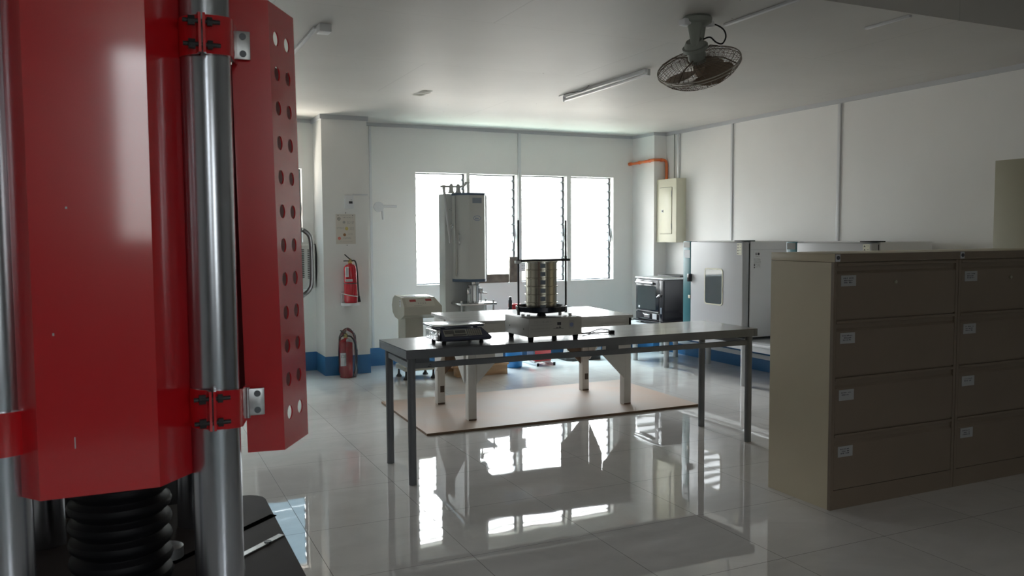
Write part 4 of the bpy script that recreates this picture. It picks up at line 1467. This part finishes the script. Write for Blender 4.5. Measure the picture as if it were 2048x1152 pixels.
B().tube([(2.905, 7.90, shz - .03), (2.922, 7.86, 1.62), (2.942, 7.83, 1.345)], [.014, .014, .010], n=12).build('hand_lever', M['trim'], t_)
B().tube(smoothpts([(2.945, 7.94, 1.52), (2.945, 7.87, 1.52), (2.965, 7.85, 1.535), (2.985, 7.86, 1.52), (2.98, 7.88, 1.495)]), .006, n=8).build('lever_hook', M['steel'], t_)
for x, z in ((3.0, 1.70), (2.985, 1.688), (3.0, 1.675)):
    B().cyl((x - .004, 7.938, z), (x - .004, 7.941, z), .003, n=8).build('screw_hole', M['dark'], t_)
# hammer socket, mould, table and cylinder under it
B().box(3.155, 3.21, 7.79, 7.84, .915, .978, .004).build('ram', M['steel'], t_)
B().lathe([(0, 0), (.072, 0), (.072, .008), (.058, .010), (.058, .158), (.064, .160), (.064, .172), (.045, .176), (0, .176)], (3.185, 7.82, .7445), n=36).build('mould', M['steel'], t_)
for sg in (-1, 1):
    cl = B().box(3.185 + sg * .072 - .014, 3.185 + sg * .072 + .014, 7.78, 7.81, .83, .885, .003)
    cl.cyl((3.185 + sg * .072, 7.795, .7445), (3.185 + sg * .072, 7.795, .86), .007, n=10)
    cl.build('mould_clamp', M['steel'], t_)
B().cyl((3.25, 7.795, .838), (3.325, 7.795, .832), .010, .006, n=12).build('clamp_handle', M['steel'], t_)
B().box(2.985, 3.375, 7.66, 7.938, .722, .744, .003).build('work_plate', M['steel'], t_)
for x, y in ((3.004, 7.70), (3.352, 7.70), (3.352, 7.90)):
    B().cyl((x, y, .30), (x, y, .768), .009, n=12).build('plate_post', M['steel'], t_)
B().cyl((3.195, 7.82, .50), (3.195, 7.82, .722), .105, n=36).build('pedestal', M['machine_grey'], t_)

# ================================================================= THINGS ON THE FLOOR BY THE BACK WALL
t_ = thing('gas_cylinder', 'blue cylinder with red cap standing right of the pine pallet', 'cylinder', (3.75, 8.02, 0))
B().lathe([(0, .002), (.083, .002), (.090, .012), (.090, .52), (.075, .56), (.03, .585), (0, .585)], (3.745, 8.06, 0), n=40).build('tank', M['blue_tank'], t_)
B().box(3.690, 3.805, 7.99, 8.09, .580, .690, .012).build('cap', M['ext_red'], t_)
B().cyl((3.66, 7.96, .56), (3.66, 7.96, .735), .020, n=20).lathe([(.014, 0), (.014, .02), (.016, .03), (0, .045)], (3.66, 7.96, .735), n=16).build('valve', M['blackgloss'], t_)
B().tube(smoothpts([(3.66, 7.95, .58), (3.625, 7.95, .60), (3.63, 7.95, .64), (3.665, 7.97, .66)]), .006, n=8).build('hose', M['hose'], t_)

t_ = thing('red_tool_box', 'red metal box machine on a pale angle-iron frame under the tables', 'machine', (4.08, 8.08, 0))
B().box(3.985, 4.185, 8.03, 8.20, .045, .46, .008).build('housing', M['ext_red'], t_)
B().box(3.968, 3.985, 8.03, 8.20, .09, .46, .003).build('side_panel', M['scale_grey'], t_)
fb = B()
for x in (3.99, 4.19):
    fb.box(x - .012, x + .012, 7.97, 8.34, .002, .030, .002)
fb.box(3.99, 4.19, 8.05, 8.075, .030, .046, .002)
fb.build('frame', M['oven_grey'], t_)
for x in (3.99, 4.19):
    B().box(x - .013, x + .013, 7.966, 7.972, .0, .036, .001).build('end_cap', M['black'], t_)

t_ = thing('bench_apparatus', 'low dark apparatus with chrome rod on the floor by the back wall', 'apparatus', (4.65, 8.3, 0))
B().prism([(4.45, 8.17), (4.50, 8.12), (4.86, 8.12), (4.885, 8.15), (4.885, 8.42), (4.45, 8.44)], .0, .035).build('base_plate', M['dark'], t_)
B().box(4.47, 4.86, 8.16, 8.40, .035, .065, .004).build('bed', M['grey_table'], t_)
B().prism([(8.18, .065), (8.30, .065), (8.27, .15), (8.24, .175), (8.21, .15)], 4.475, 4.50, 'x').build('bracket', M['machine_grey'], t_)
B().cyl((4.50, 8.24, .105), (4.555, 8.24, .105), .042, n=24).build('wheel', M['dark'], t_)
B().cyl((4.555, 8.24, .135), (4.79, 8.24, .135), .008, n=12).build('rod', M['steel'], t_)
B().box(4.79, 4.885, 8.14, 8.30, .066, .235, .005).build('end_block', M['bluegrey'], t_)
B().box(4.735, 4.789, 8.13, 8.20, .10, .165, .006).build('motor', M['black'], t_)

# ================================================================= FIRE EXTINGUISHERS
def extinguisher(x, y, z, label, wall):
    t = thing('fire_extinguisher', label, 'fire extinguisher', (x, y, z), 'fire extinguishers')
    B().lathe([(0, 0), (.060, 0), (.066, .008), (.066, .345), (.060, .368), (.040, .385), (.020, .392), (.018, .400), (0, .400)], (x, y, z), n=36).build('cylinder', M['ext_red'], t)
    B().lathe([(.018, 0), (.022, .005), (.022, .03), (.012, .036), (.012, .05), (0, .05)], (x, y, z + .398), n=16).build('valve', M['brass'], t)
    hd = B().tube([(x + .015, y - .005, z + .430), (x - .02, y - .01, z + .455), (x - .060, y - .02, z + .478 if not wall else z + .49)], .006, n=6)
    hd.build('squeeze_handle', M['hose'], t)
    hd = B().tube([(x + .012, y - .005, z + .415), (x - .03, y - .015, z + .425), (x - .072, y - .02, z + .400 if not wall else z + .425)], .006, n=6)
    hd.build('carry_handle', M['hose'], t)
    if not wall:
        pts = [(x + .010, y - .02, z + .42), (x + .045, y - .04, z + .41), (x + .078, y - .045, z + .35), (x + .088, y - .045, z + .25), (x + .082, y - .05, z + .10), (x + .074, y - .05, z + .04)]
        B().tube(smoothpts(pts), .008, n=10).build('hose', M['hose'], t)
        B().box(x - .072, x - .018, y - .072, y - .058, z + .125, z + .255).build('label', M['paper'], t)
        marks(B(), (x - .069, y - .0722, z + .235), (1, 0, 0), (0, 0, 1), .046, .006, 8, 4, seed=31, t=.0005).build('print', M['ink'], t)
        B().box(x - .012, x + .055, y - .068, y - .064, z + .365, z + .392, rot=Matrix.Rotation(.25, 3, 'Y')).build('tag', M['paper'], t)
        bg = B()
        rg = random.Random(8)
        rings = []
        for zz, r in ((.001, .082), (.06, .098), (.15, .094), (.26, .090), (.35, .088), (.42, .080), (.47, .055), (.50, .012)):
            rings.append([bg.bm.verts.new((x + .018 + (r + rg.uniform(-.010, .010)) * math.cos(2 * math.pi * i / 26), y + (r + rg.uniform(-.010, .010)) * .9 * math.sin(2 * math.pi * i / 26), z + zz)) for i in range(26)])
        for a_, b_ in zip(rings, rings[1:]):
            for i in range(26):
                j = (i + 1) % 26
                bg.bm.faces.new([a_[i], a_[j], b_[j], b_[i]])
        bg.build('plastic_bag', M['bag'], t)
    else:
        pts = [(x + .012, y - .02, z + .425), (x + .040, y - .045, z + .42), (x + .055, y - .06, z + .33), (x + .063, y - .062, z + .15), (x + .068, y - .062, z + .07)]
        B().tube(smoothpts(pts), .008, n=10).build('hose', M['hose'], t)
        B().tube([pts[-1], (x + .072, y - .062, z + .01)], [.010, .016], n=10).build('nozzle', M['black'], t)
        B().box(x - .062, x - .032, y - .064, y - .050, z + .265, z + .365).build('label', M['paper'], t)
        B().box(x - .068, x + .005, y - .070, y - .058, z + .218, z + .243).build('label', M['paper'], t)
        marks(B(), (x - .062, y - .0702, z + .226), (1, 0, 0), (0, 0, 1), .06, .008, 8, 1, seed=33, t=.0005).build('print', M['ink_soft'], t)
        B().lathe([(.068, 0), (.0685, .004), (.068, .009)], (x, y, z + .193), n=32).build('strap', M['dark'], t)
    return t
extinguisher(2.035, 8.295, .748, 'red fire extinguisher hanging in a white ring bracket on the pillar', True)
extinguisher(1.965, 8.245, .0, 'red fire extinguisher wrapped in clear plastic on the floor by the pillar', False)
t_ = thing('extinguisher_bracket', 'white bracket with ring and shelf holding the upper extinguisher', 'bracket', (2.03, 8.39, .735))
B().cyl((2.03, 8.303, .722), (2.03, 8.303, .747), .092, n=40).box(1.96, 2.10, 8.30, 8.399, .722, .747).build('shelf', M['plastic_white'], t_)
B().tube([(2.032 + .090 * math.cos(2 * math.pi * i / 40), 8.300 + .090 * math.sin(2 * math.pi * i / 40), .835 - .02 * math.sin(2 * math.pi * i / 40 + 2.2)) for i in range(40)], .0045, n=8, closed=True).build('ring', M['plastic_white'], t_)
B().box(1.945, 1.957, 8.325, 8.337, .745, .84, .001).box(2.02, 2.04, 8.385, 8.3985, .745, .90).build('stays', M['plastic_white'], t_)

# ================================================================= LOW TABLES, OVENS ALONG THE RIGHT WALL
def low_table(y0, y1, label, la=.03, lb=.03):
    t = thing('low_steel_table', label, 'table', (5.5, (y0 + y1) / 2, 0), 'low pipe-legged tables along the right wall')
    B().box(5.155, 5.80, y0, y1, .395, .418, .002).build('tabletop', M['grey_leg'], t)
    f = B()
    f.box(5.17, 5.785, y0 + .012, y0 + .037, .345, .395); f.box(5.17, 5.785, y1 - .037, y1 - .012, .345, .395)
    f.box(5.165, 5.19, y0 + .012, y1 - .012, .345, .395); f.box(5.765, 5.79, y0 + .012, y1 - .012, .345, .395)
    f.build('frame', M['grey_leg'], t)
    for x in (5.19, 5.745):
        for y in (y0 + la, y1 - lb):
            B().cyl((x, y, 0), (x, y, .396), .029, n=20).build('leg', M['grey_leg'], t)
    return t
low_table(6.040, 7.33, 'low grey pipe-legged table under the far white oven')
low_table(4.50, 6.035, 'low grey pipe-legged table under the nearer white oven')
low_table(7.42, 8.20, 'low grey pipe-legged table under the black oven', la=.48)

def chamber(dy, label):
    y0, y1, z0, z1 = 6.11 + dy, 7.03 + dy, .445, 1.352
    t = thing('drying_oven', label, 'oven', (5.55, (y0 + y1) / 2, .419), 'white drying ovens on the low tables')
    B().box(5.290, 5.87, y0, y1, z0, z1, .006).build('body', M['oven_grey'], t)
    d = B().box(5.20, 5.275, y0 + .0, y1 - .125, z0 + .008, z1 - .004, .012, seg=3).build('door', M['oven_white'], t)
    B().box(5.275, 5.290, y0 + .012, y1 - .012, z0 + .02, z1 - .02).build('door_seal', M['black'], t)
    B().box(5.203, 5.289, y1 - .122, y1, z0 + .002, z1 - .002, .004).build('control_strip', M['teal'], t)
    wf = B()
    yy0, yy1, zz0, zz1 = y0 + .295, y0 + .550, .740, 1.075
    o = rrect(yy0 - .012, yy1 + .012, zz0 - .012, zz1 + .012, .034)
    i_ = rrect(yy0, yy1, zz0, zz1, .026)
    n = len(o)
    A = [wf.bm.verts.new((5.1945, p[0], p[1])) for p in o]; Bq = [wf.bm.verts.new((5.1945, p[0], p[1])) for p in i_]
    A2 = [wf.bm.verts.new((5.201, p[0], p[1])) for p in o]; B2 = [wf.bm.verts.new((5.201, p[0], p[1])) for p in i_]
    for k in range(n):
        j = (k + 1) % n
        wf.bm.faces.new([A[k], A[j], Bq[j], Bq[k]]); wf.bm.faces.new([A[k], A[j], A2[j], A2[k]]); wf.bm.faces.new([Bq[k], Bq[j], B2[j], B2[k]])
    wf.build('window_frame', M['cream'], d)
    B().prism(i_, 5.1965, 5.1985, 'x').build('window_pane', M['glass_dark'], d)
    B().box(5.165, 5.205, y1 - .150, y1 - .112, .94, 1.02, .006).build('door_handle', M['blackgloss'], d)
    B().box(5.196, 5.204, y1 - .125, y1 - .095, .768, .80, .002).build('latch', M['cream'], t)
    B().box(5.2005, 5.2025, y1 - .112, y1 - .02, 1.18, 1.26).build('control_label', M['paper'], t)
    B().box(5.2000, 5.2025, y1 - .112, y1 - .012, 1.285, 1.34).build('display', M['lcd'], t)
    B().box(5.18, 5.34, y0 - .004, y0 + .10, z1, z1 + .008, .002).build('hinge_cover', M['black'], t)
    wl = B().box(5.1985, 5.2005, y0 + .02, y0 + .085, 1.225, 1.335).build('warning_label', M['cream'], t)
    wm = B()
    for k in range(4):
        z = 1.233 + k * .027
        wm._new([(5.198, y0 + .078, z), (5.198, y0 + .060, z), (5.198, y0 + .069, z + .014)], [(0, 1, 2)])
        marks(wm, (5.1984, y0 + .052, z + .006), (0, -1, 0), (0, 0, 1), .026, .005, 4, 1, seed=k + 60)
    wm.build('warning_marks', M['ink'], t)
    B().box(5.292, 5.869, y0 - .0012, y0 + .001, 1.272, 1.274).build('panel_seam', M['trim'], t)
    B().box(5.325, 5.42, y0 - .002, y0 + .001, 1.085, 1.262).build('side_label', M['oven_grey'], t)
    sm = B()
    for (x, z) in ((5.345, 1.222), (5.357, 1.222), (5.345, 1.234), (5.357, 1.234)):
        sm.box(x, x + .009, y0 - .0026, y0 - .002, z, z + .008)
    sm.cyl((5.384, y0 - .0026, 1.232), (5.384, y0 - .002, 1.232), .012, n=16)
    for z in (1.100, 1.118, 1.130):
        sm.box(5.329, 5.342, y0 - .0026, y0 - .002, z, z + .009)
    sm.build('side_symbols', M['ink'], t)
    s3 = B()
    marks(s3, (5.34, y0 - .0022, 1.206), (1, 0, 0), (0, 0, 1), .06, .007, 10, 1, seed=71)
    marks(s3, (5.330, y0 - .0022, 1.185), (1, 0, 0), (0, 0, 1), .08, .006, 13, 5, gap=.7, seed=72)
    marks(s3, (5.35, y0 - .0022, 1.130), (1, 0, 0), (0, 0, 1), .055, .006, 8, 3, gap=.9, seed=73)
    s3.build('side_print', M['ink_soft'], t)
    for x in (5.34, 5.82):
        for y in (y0 + .06, y1 - .06):
            B().cyl((x, y, .4185), (x, y, z0 + .004), .022, n=14).build('foot', M['black'], t)
    return t
chamber(0, 'far white drying oven with teal strip and a small dark window in its door')
chamber(-1.475, 'nearer white drying oven mostly hidden behind the filing cabinet')

# black kitchen oven
t_ = thing('gas_oven', 'black oven with glass door beside the corner column', 'oven', (5.6, 7.78, .419))
ox0, oy0, oy1, oz0, oz1 = 5.30, 7.525, 8.062, .455, .940
B().box(ox0 + .02, 5.86, oy0, oy1, oz0, oz1 - .02, .006).build('body', M['blackgloss'], t_)
B().box(ox0 - .006, 5.87, oy0 - .006, oy1 + .006, oz1 - .02, oz1, .007).build('top', M['zinc'], t_)
B().box(5.60, 5.87, oy0 + .10, oy1, oz1, oz1 + .012, .003).build('rear_lip', M['dark'], t_)
dd = B().box(ox0, ox0 + .02, oy0 + .075, oy1 - .008, oz0 + .095, oz1 - .028, .004).build('door', M['blackgloss'], t_)
B().box(ox0 - .002, ox0 + .001, oy0 + .135, oy1 - .045, oz0 + .125, oz1 - .095).build('door_glass', M['glass_dark'], dd)
B().tube([(ox0 - .022, oy0 + .16, oz1 - .062), (ox0 - .022, oy1 - .045, oz1 - .062)], .013, n=12).build('foil_wrapped_handle', M['steel_foil'], dd)
B().box(ox0 - .004, ox0 - .0, oy0 + .08, oy1 - .012, oz0 + .098, oz0 + .108).build('door_trim', M['steel'], dd)
B().box(ox0 - .004, ox0 - .0022, oy1 - .095, oy1 - .065, oz0 + .135, oz0 + .160).build('sticker', M['paper'], dd)
B().box(ox0 + .001, ox0 + .02, oy0 + .075, oy1 - .008, oz0 + .005, oz0 + .088, .003).build('lower_panel', M['blackgloss'], t_)
B().box(ox0 - .003, ox0 + .002, oy0 + .115, oy0 + .195, oz0 + .022, oz0 + .082).build('paper_label', M['paper'], t_)
B().box(ox0 - .003, ox0 + .002, oy0 + .25, oy0 + .36, oz0 + .030, oz0 + .060).build('badge', M['steel'], t_)
B().tube(smoothpts([(ox0 - .004, oy0 + .24, oz0 + .072), (ox0 - .018, oy0 + .28, oz0 + .066), (ox0 - .018, oy0 + .34, oz0 + .070), (ox0 - .004, oy0 + .38, oz0 + .078)]), .006, n=8).build('panel_handle', M['steel'], t_)
B().box(ox0, ox0 + .02, oy0 + .004, oy0 + .070, oz0 + .005, oz1 - .028, .003).build('control_column', M['blackgloss'], t_)
kn = B().cyl((ox0 - .030, oy0 + .045, oz0 + .29), (ox0, oy0 + .045, oz0 + .29), .014, n=16)
kn.tube([(ox0 - .030, oy0 + .02, oz0 + .305), (ox0 - .030, oy0 + .07, oz0 + .275)], .006, n=8)
kn.build('knob', M['steel'], t_)
B().box(ox0 - .002, ox0 + .001, oy0 + .020, oy0 + .045, oz0 + .09, oz0 + .16).build('control_label', M['bluegrey'], t_)
B().box(5.28, 5.84, oy0 + .01, oy1 + .02, .438, .4545, .003).build('drip_tray', M['blackgloss'], t_)
for x in (5.36, 5.80):
    for y in (oy0 + .05, oy1 - .05):
        B().cyl((x, y, .4185), (x, y, .439), .018, n=14).build('foot', M['black'], t_)

bpy.context.view_layer.update()
